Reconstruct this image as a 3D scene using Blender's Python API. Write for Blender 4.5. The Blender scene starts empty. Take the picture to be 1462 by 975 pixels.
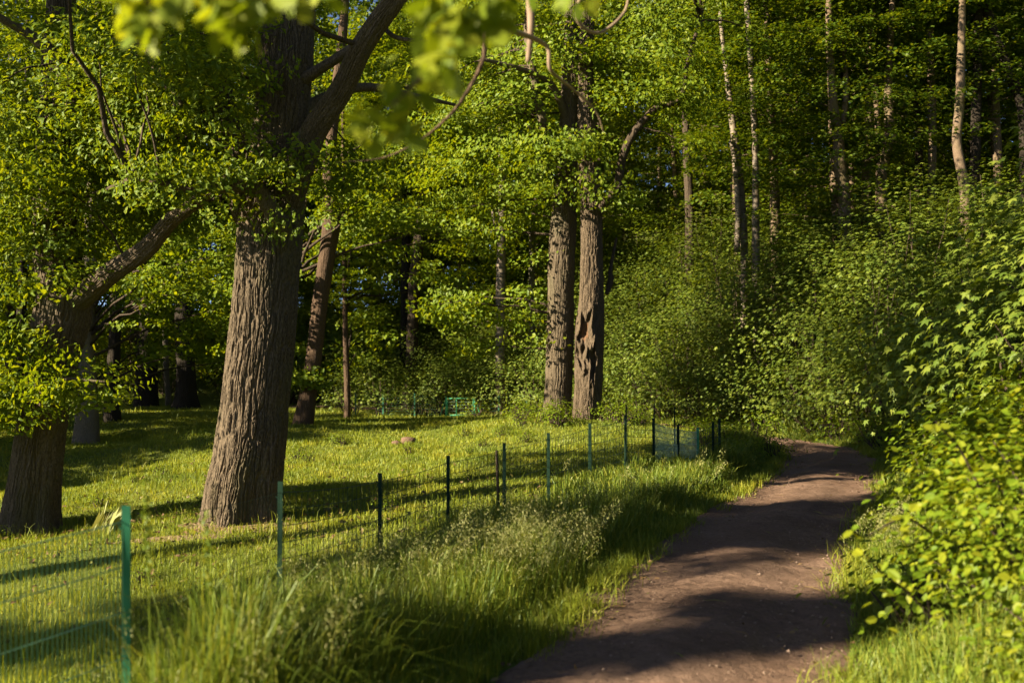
import bpy, math, numpy as np
from math import radians, sin, cos, pi
RNG = np.random.default_rng(7)
sc = bpy.context.scene
COL = sc.collection

# ---------------------------------------------------------------- camera
CAM_Z = 1.6; LENS = 35.0; PITCH = radians(2.1)
FPX = LENS / 36.0 * 1462.0
cd = bpy.data.cameras.new('camera'); cam = bpy.data.objects.new('camera', cd); COL.objects.link(cam)
cam.location = (0, 0, CAM_Z); cam.rotation_euler = (radians(90) + PITCH, 0, 0)
cd.lens = LENS; cd.sensor_width = 36; cd.clip_start = 0.05; cd.clip_end = 600
cd.dof.use_dof = True; cd.dof.focus_distance = 14.5; cd.dof.aperture_fstop = 1.9
sc.camera = cam
# ---------------------------------------------------------------- light
SUN_EL = radians(24); SDX, SDY = 0.917, 0.40           # horizontal travel of the sunlight
w = bpy.data.worlds.new('World'); sc.world = w; w.use_nodes = True
nt = w.node_tree; nt.nodes.clear()
sky = nt.nodes.new('ShaderNodeTexSky'); sky.sky_type = 'NISHITA'; sky.sun_disc = False
sky.sun_elevation = SUN_EL; sky.sun_rotation = math.atan2(-SDX, -SDY) % (2 * pi)
sky.air_density = 0.4; sky.dust_density = 0.3
bg = nt.nodes.new('ShaderNodeBackground'); bg.inputs[1].default_value = 0.05
wo = nt.nodes.new('ShaderNodeOutputWorld')
nt.links.new(sky.outputs[0], bg.inputs[0]); nt.links.new(bg.outputs[0], wo.inputs[0])
sd = bpy.data.lights.new('sun', 'SUN'); sd.energy = 5.0; sd.angle = radians(0.5); sd.color = (1.0, 0.85, 0.57)
sun = bpy.data.objects.new('sun', sd); COL.objects.link(sun); sun.location = (-20, -6, 20)
from mathutils import Vector
sun.rotation_euler = Vector((SDX * cos(SUN_EL), SDY * cos(SUN_EL), -sin(SUN_EL))).to_track_quat('-Z', 'Y').to_euler()
sc.view_settings.view_transform = 'Standard'; sc.view_settings.look = 'None'
sc.view_settings.gamma = 1.0; sc.view_settings.use_curve_mapping = False
sc.view_settings.exposure = 2.15
sc.render.engine = 'CYCLES'
cy = sc.cycles
cy.max_bounces = 3; cy.diffuse_bounces = 2; cy.glossy_bounces = 1; cy.transmission_bounces = 2; cy.transparent_max_bounces = 2
cy.use_denoising = True; cy.sample_clamp_indirect = 4; cy.caustics_reflective = False; cy.caustics_refractive = False
cy.use_adaptive_sampling = True; cy.adaptive_threshold = 0.02

# ---------------------------------------------------------------- helpers
def at(px, py, d):
    """a point seen at (px, py) of the 1462x975 photograph, d metres in front of the camera"""
    x = (px - 731.0) / FPX; z = -(py - 487.5) / FPX
    yy = cos(PITCH) - sin(PITCH) * z; zz = sin(PITCH) + cos(PITCH) * z
    return np.array([x / yy * d, d, CAM_Z + zz / yy * d])

def tag(o, label=None, cat=None, group=None, kind=None):
    if label: o['label'] = label
    if cat: o['category'] = cat
    if group: o['group'] = group
    if kind: o['kind'] = kind
    return o
def thing(name, label, cat, loc=(0, 0, 0), group=None, rz=0, s=1.0):
    o = bpy.data.objects.new(name, None); COL.objects.link(o); o.empty_display_size = .2
    o.location = tuple(loc); o.rotation_euler = (0, 0, rz); o.scale = (s, s, s)
    return tag(o, label, cat, group)
def link(name, me, parent=None, loc=None):
    o = bpy.data.objects.new(name, me); COL.objects.link(o)
    if parent: o.parent = parent
    if loc is not None: o.location = tuple(loc)
    return o
class Geo:
    """vertices plus quads and triangles in numpy, made into one mesh"""
    def __init__(s): s.v = []; s.q = []; s.t = []; s.n = 0; s.qs = []
    def add(s, v, q=None, t=None):
        v = np.asarray(v, float).reshape(-1, 3)
        if q is not None and len(q): s.q.append(np.asarray(q) + s.n)
        if t is not None and len(t): s.t.append(np.asarray(t) + s.n)
        s.v.append(v); s.n += len(v); return s
    def mesh(s, name, mat, smooth=False):
        me = bpy.data.meshes.new(name)
        v = np.concatenate(s.v); q = np.concatenate(s.q) if s.q else np.zeros((0, 4), int); t = np.concatenate(s.t) if s.t else np.zeros((0, 3), int)
        me.vertices.add(len(v)); me.vertices.foreach_set('co', v.astype(np.float32).ravel())
        nl = len(q) * 4 + len(t) * 3
        me.loops.add(nl); me.loops.foreach_set('vertex_index', np.concatenate([q.ravel(), t.ravel()]).astype(np.int32))
        me.polygons.add(len(q) + len(t))
        ls = np.concatenate([np.arange(len(q)) * 4, len(q) * 4 + np.arange(len(t)) * 3]).astype(np.int32)
        me.polygons.foreach_set('loop_start', ls)
        me.polygons.foreach_set('use_smooth', np.full(len(q) + len(t), smooth, bool))
        me.materials.append(mat); me.update(calc_edges=True); return me
    def obj(s, name, mat, parent=None, smooth=False, loc=None):
        return link(name, s.mesh(name, mat, smooth), parent, loc)

def vnoise(u, v, pu=None, seed=0):
    """2-D value noise 0..1, periodic in u with period pu"""
    r = np.random.default_rng(seed); T = r.random((513, 256))
    iu = np.floor(u).astype(int); iv = np.floor(v).astype(int); fu = u - iu; fv = v - iv
    fu = fu * fu * (3 - 2 * fu); fv = fv * fv * (3 - 2 * fv)
    m = (lambda a: np.mod(a, pu)) if pu else (lambda a: np.mod(a, 256))
    a = T[m(iu), iv % 256]; b = T[m(iu + 1), iv % 256]; c = T[m(iu), (iv + 1) % 256]; d = T[m(iu + 1), (iv + 1) % 256]
    return (a * (1 - fu) + b * fu) * (1 - fv) + (c * (1 - fu) + d * fu) * fv
def sstep(a, b, x):
    t = np.clip((x - a) / (b - a), 0, 1); return t * t * (3 - 2 * t)
def catmull(P, n):
    P = np.asarray(P, float); P = np.vstack([2 * P[0] - P[1], P, 2 * P[-1] - P[-2]])
    out = []
    for i in range(1, len(P) - 2):
        t = np.linspace(0, 1, n, endpoint=False)[:, None]
        p0, p1, p2, p3 = P[i - 1], P[i], P[i + 1], P[i + 2]
        out.append(.5 * (2 * p1 + (p2 - p0) * t + (2 * p0 - 5 * p1 + 4 * p2 - p3) * t ** 2 + (3 * p1 - p0 - 3 * p2 + p3) * t ** 3))
    out.append(P[-2][None]); return np.vstack(out)
def nrm(a): return a / (np.linalg.norm(a, axis=-1, keepdims=True) + 1e-9)

# ---------------------------------------------------------------- materials
def mat(name):
    m = bpy.data.materials.new(name); m.use_nodes = True; n = m.node_tree; n.nodes.clear()
    o = n.nodes.new('ShaderNodeOutputMaterial'); return m, n, o
def ramp(n, fac, stops):
    r = n.nodes.new('ShaderNodeValToRGB'); n.links.new(fac, r.inputs[0]); e = r.color_ramp.elements
    while len(e) < len(stops): e.new(.5)
    for k, (p, c) in enumerate(stops): e[k].position = p; e[k].color = (*c, 1)
    return r.outputs[0]
def noise(n, scale, detail=3, coord='Object', stretch=None, rough=.55):
    tc = n.nodes.new('ShaderNodeTexCoord'); mp = n.nodes.new('ShaderNodeMapping'); n.links.new(tc.outputs[coord], mp.inputs[0])
    if stretch: mp.inputs[3].default_value = stretch
    t = n.nodes.new('ShaderNodeTexNoise'); n.links.new(mp.outputs[0], t.inputs[0]); t.inputs['Scale'].default_value = scale
    t.inputs['Detail'].default_value = detail; t.inputs['Roughness'].default_value = rough
    return t.outputs['Fac']
def bump(n, h, strength, dist):
    b = n.nodes.new('ShaderNodeBump'); b.inputs['Strength'].default_value = strength; b.inputs['Distance'].default_value = dist
    n.links.new(h, b.inputs['Height']); return b.outputs[0]
def leaf_mat(name, lo, mid, hi, trans, gloss=.02, rough=.48, tmix=.42, patch=False):
    m, n, o = mat(name)
    g = n.nodes.new('ShaderNodeNewGeometry')
    col = ramp(n, g.outputs['Random Per Island'], [(0, lo), (.55, mid), (1, hi)])
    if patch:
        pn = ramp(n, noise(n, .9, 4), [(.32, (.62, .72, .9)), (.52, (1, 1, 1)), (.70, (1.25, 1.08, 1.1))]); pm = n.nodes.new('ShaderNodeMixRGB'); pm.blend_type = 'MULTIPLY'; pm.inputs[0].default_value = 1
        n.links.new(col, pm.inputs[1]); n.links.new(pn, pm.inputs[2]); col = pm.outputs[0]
    tcol = n.nodes.new('ShaderNodeMixRGB'); tcol.blend_type = 'MULTIPLY'; tcol.inputs[0].default_value = 1
    n.links.new(col, tcol.inputs[1]); tcol.inputs[2].default_value = (*trans, 1)
    d = n.nodes.new('ShaderNodeBsdfDiffuse'); t = n.nodes.new('ShaderNodeBsdfTranslucent'); gl = n.nodes.new('ShaderNodeBsdfGlossy')
    n.links.new(col, d.inputs[0]); n.links.new(tcol.outputs[0], t.inputs[0]); gl.inputs['Roughness'].default_value = rough
    gl.inputs[0].default_value = (.9, 1, .95, 1)
    a = n.nodes.new('ShaderNodeMixShader'); a.inputs[0].default_value = tmix; n.links.new(d.outputs[0], a.inputs[1]); n.links.new(t.outputs[0], a.inputs[2])
    b = n.nodes.new('ShaderNodeMixShader'); b.inputs[0].default_value = gloss; n.links.new(a.outputs[0], b.inputs[1]); n.links.new(gl.outputs[0], b.inputs[2])
    n.links.new(b.outputs[0], o.inputs[0]); return m
def bark_mat(name, dark, light, stretch=(1, 1, .14), scale=16, strength=.9, dist=.03, moss=None):
    m, n, o = mat(name)
    ns = noise(n, scale, 4, 'Object', stretch)
    big = noise(n, 1.3, 3, 'Object', (1, 1, .5))
    md = n.nodes.new('ShaderNodeMath'); md.operation = 'SUBTRACT'; n.links.new(ns, md.inputs[0]); md.inputs[1].default_value = .5
    ab = n.nodes.new('ShaderNodeMath'); ab.operation = 'ABSOLUTE'; n.links.new(md.outputs[0], ab.inputs[0])
    pw = n.nodes.new('ShaderNodeMath'); pw.operation = 'MULTIPLY'; n.links.new(ab.outputs[0], pw.inputs[0]); pw.inputs[1].default_value = 5; pw.use_clamp = True
    fine = noise(n, 60, 3, 'Object', (1, 1, .4))
    c = ramp(n, fine, [(.25, dark), (.75, light)])
    if moss:
        mx = n.nodes.new('ShaderNodeMixRGB'); f = ramp(n, big, [(.5, (0, 0, 0)), (.72, (.7, .7, .7))]); n.links.new(f, mx.inputs[0]); n.links.new(c, mx.inputs[1]); mx.inputs[2].default_value = (*moss, 1); c = mx.outputs[0]
    ad = n.nodes.new('ShaderNodeMath'); ad.operation = 'MULTIPLY_ADD'; n.links.new(fine, ad.inputs[0]); ad.inputs[1].default_value = .25; n.links.new(pw.outputs[0], ad.inputs[2])
    p = n.nodes.new('ShaderNodeBsdfPrincipled'); n.links.new(c, p.inputs['Base Color']); p.inputs['Roughness'].default_value = .9; p.inputs['Specular IOR Level'].default_value = .15
    n.links.new(bump(n, ad.outputs[0], strength, dist), p.inputs['Normal']); n.links.new(p.outputs[0], o.inputs[0]); return m
def plain(name, c, rough=.5, var=.25, metal=0, scale=8, spec=.2):
    m, n, o = mat(name); ns = noise(n, scale, 4)
    col = ramp(n, ns, [(.3, tuple(x * (1 - var) for x in c)), (.7, tuple(x * (1 + var) for x in c))])
    p = n.nodes.new('ShaderNodeBsdfPrincipled'); n.links.new(col, p.inputs['Base Color']); p.inputs['Roughness'].default_value = rough; p.inputs['Metallic'].default_value = metal; p.inputs['Specular IOR Level'].default_value = spec
    n.links.new(p.outputs[0], o.inputs[0]); return m

M = {}
M['oak_leaf'] = leaf_mat('oak_leaf', (.075, .122, .009), (.12, .178, .010), (.185, .225, .013), (1.5, 1.25, .35), .01, .5, .48)
M['oak_leaf_near'] = leaf_mat('oak_leaf_near', (.11, .165, .010), (.16, .21, .013), (.22, .245, .018), (1.4, 1.25, .4), .015, .5, .5)
M['bright_leaf'] = leaf_mat('bright_leaf', (.085, .14, .009), (.135, .198, .011), (.195, .238, .014), (1.5, 1.25, .35), .01, .5, .48)
M['beech_leaf'] = leaf_mat('beech_leaf', (.045, .085, .008), (.075, .125, .010), (.145, .18, .014), (1.5, 1.25, .35), .01, .5, .48)
M['maple_leaf'] = leaf_mat('maple_leaf', (.075, .12, .016), (.115, .16, .02), (.17, .205, .028), (1.35, 1.22, .4), .015, .5, .42)
M['bush_leaf'] = leaf_mat('bush_leaf', (.10, .17, .010), (.16, .22, .012), (.24, .26, .016), (1.35, 1.2, .4), .01, .5, .5)
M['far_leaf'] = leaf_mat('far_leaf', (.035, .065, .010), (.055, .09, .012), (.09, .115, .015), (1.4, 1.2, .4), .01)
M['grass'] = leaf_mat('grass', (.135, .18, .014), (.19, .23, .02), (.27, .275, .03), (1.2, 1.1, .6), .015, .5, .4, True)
M['tall_grass'] = leaf_mat('tall_grass', (.085, .14, .014), (.14, .195, .02), (.26, .265, .035), (1.2, 1.1, .6), .02, .5, .4)
M['seed'] = leaf_mat('seed_head', (.17, .20, .06), (.24, .25, .08), (.33, .31, .13), (1.1, 1.0, .7), .02, .5, .35)
M['dry_grass'] = leaf_mat('dry_grass', (.28, .26, .17), (.36, .33, .23), (.44, .39, .29), (1., .95, .8), .03, .5, .3)
M['oak_bark'] = bark_mat('oak_bark', (.03, .023, .017), (.14, .107, .076), (1, 1, .2), 26, .6, .012, (.075, .075, .035))
M['oak_bark2'] = bark_mat('oak_bark_relief', (.05, .037, .027), (.125, .094, .066), (1, 1, .12), 9, .9, .05)
M['twin_bark'] = bark_mat('twin_bark', (.05, .039, .028), (.125, .098, .07), (1, 1, .12), 15, .6, .02, (.095, .09, .055))
M['red_bark'] = bark_mat('reddish_bark', (.042, .027, .018), (.095, .062, .044), (1, 1, .15), 12, .8, .03)
M['dark_bark'] = bark_mat('dark_bark', (.03, .022, .016), (.075, .056, .042), (1, 1, .15), 10, .8, .03)
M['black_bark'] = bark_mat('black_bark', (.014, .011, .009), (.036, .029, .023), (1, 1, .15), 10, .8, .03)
M['grey_bark'] = bark_mat('grey_bark', (.08, .07, .058), (.15, .13, .107), (1, 1, .5), 6, .35, .015, (.10, .11, .045))
M['pale_bark'] = bark_mat('pale_bark', (.10, .08, .062), (.20, .165, .13), (1, 1, .4), 8, .5, .02)
M['beech_bark'] = bark_mat('beech_bark', (.08, .056, .04), (.165, .12, .085), (1, 1, .5), 5, .4, .02, (.09, .09, .03))
M['bare_twig'] = plain('bare_twig', (.19, .135, .10), .8, .3)
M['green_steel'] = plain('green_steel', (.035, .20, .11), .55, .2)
M['back_steel'] = plain('dull_green_steel', (.03, .11, .07), .7, .3)  # darker, duller green for the back fence posts
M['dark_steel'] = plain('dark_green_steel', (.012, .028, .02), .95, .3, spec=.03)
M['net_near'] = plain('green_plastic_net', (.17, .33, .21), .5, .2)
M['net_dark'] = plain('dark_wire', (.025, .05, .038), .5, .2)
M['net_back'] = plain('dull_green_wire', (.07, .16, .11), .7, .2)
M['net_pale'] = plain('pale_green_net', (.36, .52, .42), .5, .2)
M['wood_hollow'] = bark_mat('bare_wood', (.07, .04, .024), (.17, .095, .055), (1, 1, .2), 30, .6, .01)

def birch_mat():
    m, n, o = mat('birch_bark')
    a = noise(n, 5, 4, 'Object', (.6, .6, 3.2)); b = noise(n, 1.7, 3, 'Object', (1, 1, 1.2))
    c1 = ramp(n, a, [(.40, (.05, .04, .035)), (.47, (.15, .118, .088))])
    mx = n.nodes.new('ShaderNodeMixRGB'); f = ramp(n, b, [(.5, (0, 0, 0)), (.65, (1, 1, 1))]); n.links.new(f, mx.inputs[0]); n.links.new(c1, mx.inputs[1]); mx.inputs[2].default_value = (.15, .11, .08, 1)
    p = n.nodes.new('ShaderNodeBsdfPrincipled'); n.links.new(mx.outputs[0], p.inputs['Base Color']); p.inputs['Roughness'].default_value = .7
    n.links.new(bump(n, a, .4, .01), p.inputs['Normal']); n.links.new(p.outputs[0], o.inputs[0]); return m
M['birch_bark'] = birch_mat()
def ground_mat(name, c1, c2, c3, s1=.8, s2=14):
    m, n, o = mat(name)
    a = noise(n, s1, 4); b = noise(n, s2, 5, rough=.7)
    base = ramp(n, a, [(.35, c1), (.62, c2)])
    mx = n.nodes.new('ShaderNodeMixRGB'); f = ramp(n, b, [(.45, (0, 0, 0)), (.68, (.8, .8, .8))]); n.links.new(f, mx.inputs[0]); n.links.new(base, mx.inputs[1]); mx.inputs[2].default_value = (*c3, 1)
    p = n.nodes.new('ShaderNodeBsdfPrincipled'); n.links.new(mx.outputs[0], p.inputs['Base Color']); p.inputs['Roughness'].default_value = .95; p.inputs['Specular IOR Level'].default_value = .1
    n.links.new(bump(n, b, .6, .04), p.inputs['Normal']); n.links.new(p.outputs[0], o.inputs[0]); return m
M['turf'] = ground_mat('turf', (.085, .115, .018), (.12, .145, .022), (.075, .07, .028))
M['litter'] = leaf_mat('litter', (.10, .06, .03), (.17, .11, .05), (.16, .17, .04), (1, .9, .6), .02, .5, .2)
M['dirt'] = ground_mat('dirt', (.125, .078, .057), (.175, .114, .086), (.08, .052, .039), 1.1, 26)
M['soil'] = ground_mat('soil', (.20, .14, .09), (.28, .20, .13), (.10, .09, .04), 3, 18)
M['pebble'] = plain('pebble', (.19, .135, .108), .8, .35, 0, 30)

# ---------------------------------------------------------------- terrain
PATH = catmull([(-3.0, -6), (-1.0, 0), (.80, 5.2), (1.55, 7.33), (2.75, 10.6), (4.3, 14.2), (5.55, 17.6), (6.5, 20.7), (6.85, 22.8), (6.4, 25.6), (5.0, 29.5), (2.6, 34.5), (-1.5, 39.5), (-8, 43), (-20, 45), (-40, 47)], 24)
PTAN = nrm(np.gradient(PATH, axis=0))
def path_t(x, y):
    """signed distance from the path's centre line, positive to its right, and the nearest index"""
    x = np.atleast_1d(np.asarray(x, float)); y = np.atleast_1d(np.asarray(y, float)); shp = x.shape
    P = np.stack([x.ravel(), y.ravel()], 1); t = np.empty(len(P)); idx = np.empty(len(P), int)
    for i in range(0, len(P), 20000):
        d = P[i:i + 20000, None, :] - PATH[None]; dd = (d ** 2).sum(2); k = dd.argmin(1)
        dv = d[np.arange(len(k)), k]; tn = PTAN[k]
        t[i:i + 20000] = np.sqrt(dd[np.arange(len(k)), k]) * np.where(tn[:, 1] * dv[:, 0] - tn[:, 0] * dv[:, 1] >= 0, 1, -1); idx[i:i + 20000] = k
    return t.reshape(shp), idx.reshape(shp)
CP = np.array([(-1.74, 4.5, -.1), (-1.5, 6.5, -.14), (-1.1, 8.5, -.26), (-.64, 10, -.24), (-.1, 11.3, -.19), (.46, 12.5, -.15), (1.1, 14, -.08), (1.7, 15, 0), (2.7, 16, -.06), (3.6, 17.2, -.04), (3.2, 22, .12), (4.6, 24.5, .3), (5.0, 22, .3), (2.8, 19.5, .02),
    (-3.7, 13.5, -.34), (-6.8, 14.3, -.62), (-12, 28, -.25), (-10, 20, -.6), (-16, 40, .4), (-20, 30, -.2), (-5.6, 26, .33), (-2, 38, .1), (1.3, 27, .62), (2.1, 26.5, .5), (-3, 24, .06), (-5, 20, -.2),
    (-3, 9, -.6), (-6, 8, -.85), (-10, 10, -1.0), (-5, 4, -.6), (-10, 0, -1.0), (-20, 10, -1.4), (-20, 20, -1.0), (-30, 40, .2), (-40, 10, -2), (-30, -10, -1.5), (-8, 34, .1), (-3, 31, .25), (-2, 18, -.2), (-2, 1, -.05), (-.5, 20, .0), (-10, 38, .35), (3.5, 29, .3)])
def terrain(x, y):
    x = np.atleast_1d(np.asarray(x, float)); y = np.atleast_1d(np.asarray(y, float)); shp = x.shape; X = x.ravel(); Y = y.ravel()
    num = np.zeros(len(X)); den = np.zeros(len(X))
    for cx, cy_, cz in CP:
        wgt = 1 / ((X - cx) ** 2 + (Y - cy_) ** 2 + 2.0) ** 2; num += wgt * cz; den += wgt
    zm = num / den + .05 * (vnoise(X * .9 + 50, Y * .9 + 50, None, 3) - .5)
    t, k = path_t(X, Y)
    zp = np.interp(k, [0, len(PATH) * .62, len(PATH) - 1], [0, 0, .5]) + 0.0 * X
    u = np.maximum(t - 1.0, 0)
    slope = .16 + .44 * sstep(-8, 7, X) * sstep(.5, 2.5, u)
    zb = zp + u * slope; zb = np.where(zb > 8, 8 + (zb - 8) * .35, zb) + sstep(0, 3, u) * .35 * (vnoise(X * .5 + 9, Y * .5 + 60, None, 8) - .5)
    wl = sstep(-2.6, -1.15, t)                                    # 0 in the meadow, 1 on the path
    z = zm * (1 - wl) + zp * wl
    z = np.where(t > .95, zb, z)
    return z.reshape(shp)
def hz(x, y): return float(terrain(x, y)[0])

def grid_axis(a, b, lo, hi, fine, coarse):
    p = list(np.arange(lo, hi + 1e-6, fine)); s = fine; v = hi
    while v < b: s = min(s * 1.18, coarse); v += s; p.append(v)
    s = fine; v = lo
    while v > a: s = min(s * 1.18, coarse); v -= s; p.insert(0, v)
    return np.array(p)
gx = grid_axis(-140, 140, -9, 9, .22, 8); gy = grid_axis(-60, 220, 2.5, 34, .24, 8)
GX, GY = np.meshgrid(gx, gy); GZ = terrain(GX, GY)
def grid_faces(r, c):
    i = np.arange(r * c).reshape(r, c); return np.stack([i[:-1, :-1].ravel(), i[:-1, 1:].ravel(), i[1:, 1:].ravel(), i[1:, :-1].ravel()], 1)
# drop the ground a little under the path so that the path sheet lies clear above it
tg, _ = path_t(GX, GY); GZ = GZ - .10 * (1 - sstep(.55, .95, np.abs(tg)))
tag(Geo().add(np.stack([GX, GY, GZ], 2), grid_faces(*GX.shape)).obj('ground', M['turf'], smooth=True), 'grassy meadow and rising woodland bank around the dirt path', kind='structure')
# path sheet
def build_path():
    s0 = catmull(PATH[::6], 40); s0 = s0[(s0[:, 1] > -4) & (s0[:, 0] > -12)]
    tn = nrm(np.gradient(s0, axis=0)); side = np.stack([tn[:, 1], -tn[:, 0]], 1)
    wdt = np.linspace(-1, 1, 61); n = len(s0)
    L = np.cumsum(np.r_[0, np.linalg.norm(np.diff(s0, axis=0), axis=1)])
    el = 1.02 + .25 * (vnoise(L * .8, L * 0 + 3, None, 11) - .5) + .14 * (vnoise(L * 3.1, L * 0 + 9, None, 12) - .5)
    er = 1.0 + .25 * (vnoise(L * .8, L * 0 + 30, None, 13) - .5) + .14 * (vnoise(L * 3.1, L * 0 + 7, None, 14) - .5)
    off = np.where(wdt[None] < 0, wdt[None] * el[:, None], wdt[None] * er[:, None])
    XY = s0[:, None] + side[:, None] * off[..., None]
    LL = L[:, None] + 0 * off; O = off + 5
    z = .012 + .05 * (1 - np.abs(wdt[None]) ** 2) - .028 * np.exp(-((off - .45) / .22) ** 2) - .028 * np.exp(-((off + .5) / .24) ** 2)
    z = z + .018 * (vnoise(LL * 1.4, O * 1.9, None, 21) - .5) + .016 * (vnoise(LL * 5, O * 5, None, 22) - .5) + .016 * (vnoise(LL * 9, O * 9, None, 23) - .5) + .010 * (vnoise(LL * 21, O * 21, None, 24) - .5)
    z = z - .06 * sstep(.86, 1, np.abs(wdt[None]))
    kk = np.interp(L, [0, L[-1]], [0, 1]); base = np.zeros(n); _, k = path_t(s0[:, 0], s0[:, 1]); base = np.interp(k, [0, len(PATH) * .62, len(PATH) - 1], [0, 0, .5])
    return tag(Geo().add(np.concatenate([XY, (z + base[:, None])[..., None]], 2), grid_faces(n, 61)[:, ::-1]).obj('path', M['dirt'], smooth=True), 'reddish brown dirt footpath curving away', kind='structure')
build_path()
def path_point(i, off):  # point beside the path
    tn = PTAN[i]; return PATH[i] + off * np.array([tn[1], -tn[0]])

# ---------------------------------------------------------------- trees: wood
def frames(P):
    T = nrm(np.gradient(P, axis=0)); ref = np.array([0, -1., 0]) if abs(T[0][2]) > .5 else np.array([0, 0, 1.])
    N = []; a = nrm(np.cross(T[0], ref)); 
    for t in T:
        a = nrm(a - t * np.dot(a, t)); N.append(a)
    N = np.array(N); return T, N, np.cross(T, N)
def tube(P, R, nseg=10, cap=True, bark=None, seed=0, flare=None, sub=None, lumps=0):
    """a tapering tube; bark=(K, amplitude, cell length) carves furrows; flare=(height, amount, lobes)"""
    P = np.asarray(P, float); R = np.asarray(R, float)
    if sub:
        L = np.r_[0, np.cumsum(np.linalg.norm(np.diff(P, axis=0), axis=1))]
        C = catmull(np.c_[P, R], 16); Lc = np.r_[0, np.cumsum(np.linalg.norm(np.diff(C[:, :3], axis=0), axis=1))]
        s = np.linspace(0, Lc[-1], max(3, int(Lc[-1] / sub) + 1)); C = np.stack([np.interp(s, Lc, C[:, k]) for k in range(4)], 1); P, R = C[:, :3], C[:, 3]
    T, N, B = frames(P); s = np.r_[0, np.cumsum(np.linalg.norm(np.diff(P, axis=0), axis=1))]
    th = np.linspace(0, 2 * pi, nseg, endpoint=False); TH, S = np.meshgrid(th, s)
    RR = np.repeat(R[:, None], nseg, 1)
    if flare:
        h, am, lo = flare; e = np.exp(-S / h); ph = seed
        RR = RR * (1 + am * e * (.55 + .45 * np.cos(lo * TH + ph) + .25 * np.cos((lo + 2) * TH + 2 * ph)))
    if lumps: RR = RR * (1 + lumps * (vnoise(TH / (2 * pi) * 4, S * 1.1 + 3, 4, seed + 5) - .5) + .5 * lumps * (vnoise(TH / (2 * pi) * 8, S * 2.7 + 3, 8, seed + 6) - .5))
    if bark:
        K, am, cl = bark; U = TH / (2 * pi)
        wv = (vnoise(U * 7, S * 1.3, 7, seed + 1) - .5) * 1.6 + (vnoise(U * K * .5, S * 8, K // 2, seed + 2) - .5) * .8
        q = vnoise(np.mod(U * K + wv, K), S / cl + 10, K, seed + 3); q2 = vnoise(np.mod(U * K * 1.5 + wv * 1.5, K * 3 // 2), S / (cl * .8) + 40, K * 3 // 2, seed + 4)
        f = np.minimum(sstep(.02, .34, np.abs(q - .5) * 2), .35 + .65 * sstep(.0, .26, np.abs(q2 - .5) * 2))
        crk = sstep(0, .16, np.abs(vnoise(U * K * .9, S / (cl * .28) + 5, int(K * .9), seed + 9) - .5) * 2)
        fine = vnoise(np.mod(U * K * 4, 4 * K), S / .02, 4 * K, seed + 7)
        RR = RR + am * (f * (.60 + .40 * crk) - .65) + am * .20 * (fine - .5)
    V = P[:, None] + N[:, None] * (RR * np.cos(TH))[..., None] + B[:, None] * (RR * np.sin(TH))[..., None]
    n = len(P); i = np.arange(n * nseg).reshape(n, nseg); j = np.roll(i, -1, 1)
    q = np.stack([i[:-1].ravel(), j[:-1].ravel(), j[1:].ravel(), i[1:].ravel()], 1)
    V = V.reshape(-1, 3); t = None
    if cap:
        V = np.vstack([V, P[-1] + T[-1] * R[-1] * .5, P[0]]); a = i[-1]; b = i[0]
        t = np.vstack([np.stack([a, np.roll(a, -1), np.full(nseg, len(V) - 2)], 1), np.stack([np.roll(b, -1), b, np.full(nseg, len(V) - 1)], 1)])
    return V, q, t
def branch_pts(a, b, rng, n=7, sag=0.0, wig=.08):
    a = np.asarray(a, float); b = np.asarray(b, float); L = np.linalg.norm(b - a); t = np.linspace(0, 1, n)[:, None]
    P = a + (b - a) * t; P[:, 2] += sag * L * 4 * (t * (1 - t))[:, 0]
    j = rng.normal(0, wig * L / 2, (n, 3)); j[0] = 0; j[-1] *= .3; return P + np.cumsum(j, 0) * .45 * (t > 0)

# ---------------------------------------------------------------- trees: leaves
# template: vertices (length along x, width along y), quads, tris; folded along the midrib
OAK_T = (np.array([(0, 0, 0), (.34, .22, .06), (.52, .16, .04), (.76, .30, .07), (1, 0, -.08), (.76, -.30, .07), (.52, -.16, .04), (.34, -.22, .06), (.5, 0, 0)]),
         np.array([(0, 8, 2, 1), (8, 4, 3, 2), (0, 7, 6, 8), (8, 6, 5, 4)]), None)
KITE_T = (np.array([(0, 0, 0), (.5, .33, .07), (1, 0, -.06), (.5, -.33, .07)]), None, np.array([(0, 2, 1), (0, 3, 2)]))
OVAL_T = (np.array([(0, 0, 0), (.3, .30, .05), (.72, .27, .04), (1, 0, -.07), (.72, -.27, .04), (.3, -.30, .05)]), np.array([(0, 3, 2, 1), (0, 5, 4, 3)]), None)
def maple_t():
    ang = [(-180, .06), (-150, .34), (-108, .60), (-78, .36), (-48, .86), (-24, .46), (0, 1.0), (24, .46), (48, .86), (78, .36), (108, .60), (150, .34)]
    v = [(0.0, 0, .03)] + [(.42 * 0 + r * cos(radians(a)) * .62, r * sin(radians(a)) * .62, -.16 * r * r) for a, r in ang]
    v = np.array(v); v[:, 0] += .35; n = len(ang); q = []
    for k in range(0, n, 2): q.append((0, 1 + k, 1 + (k + 1) % n, 1 + (k + 2) % n))
    return v, np.array(q), None
MAPLE_T = maple_t()
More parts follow.
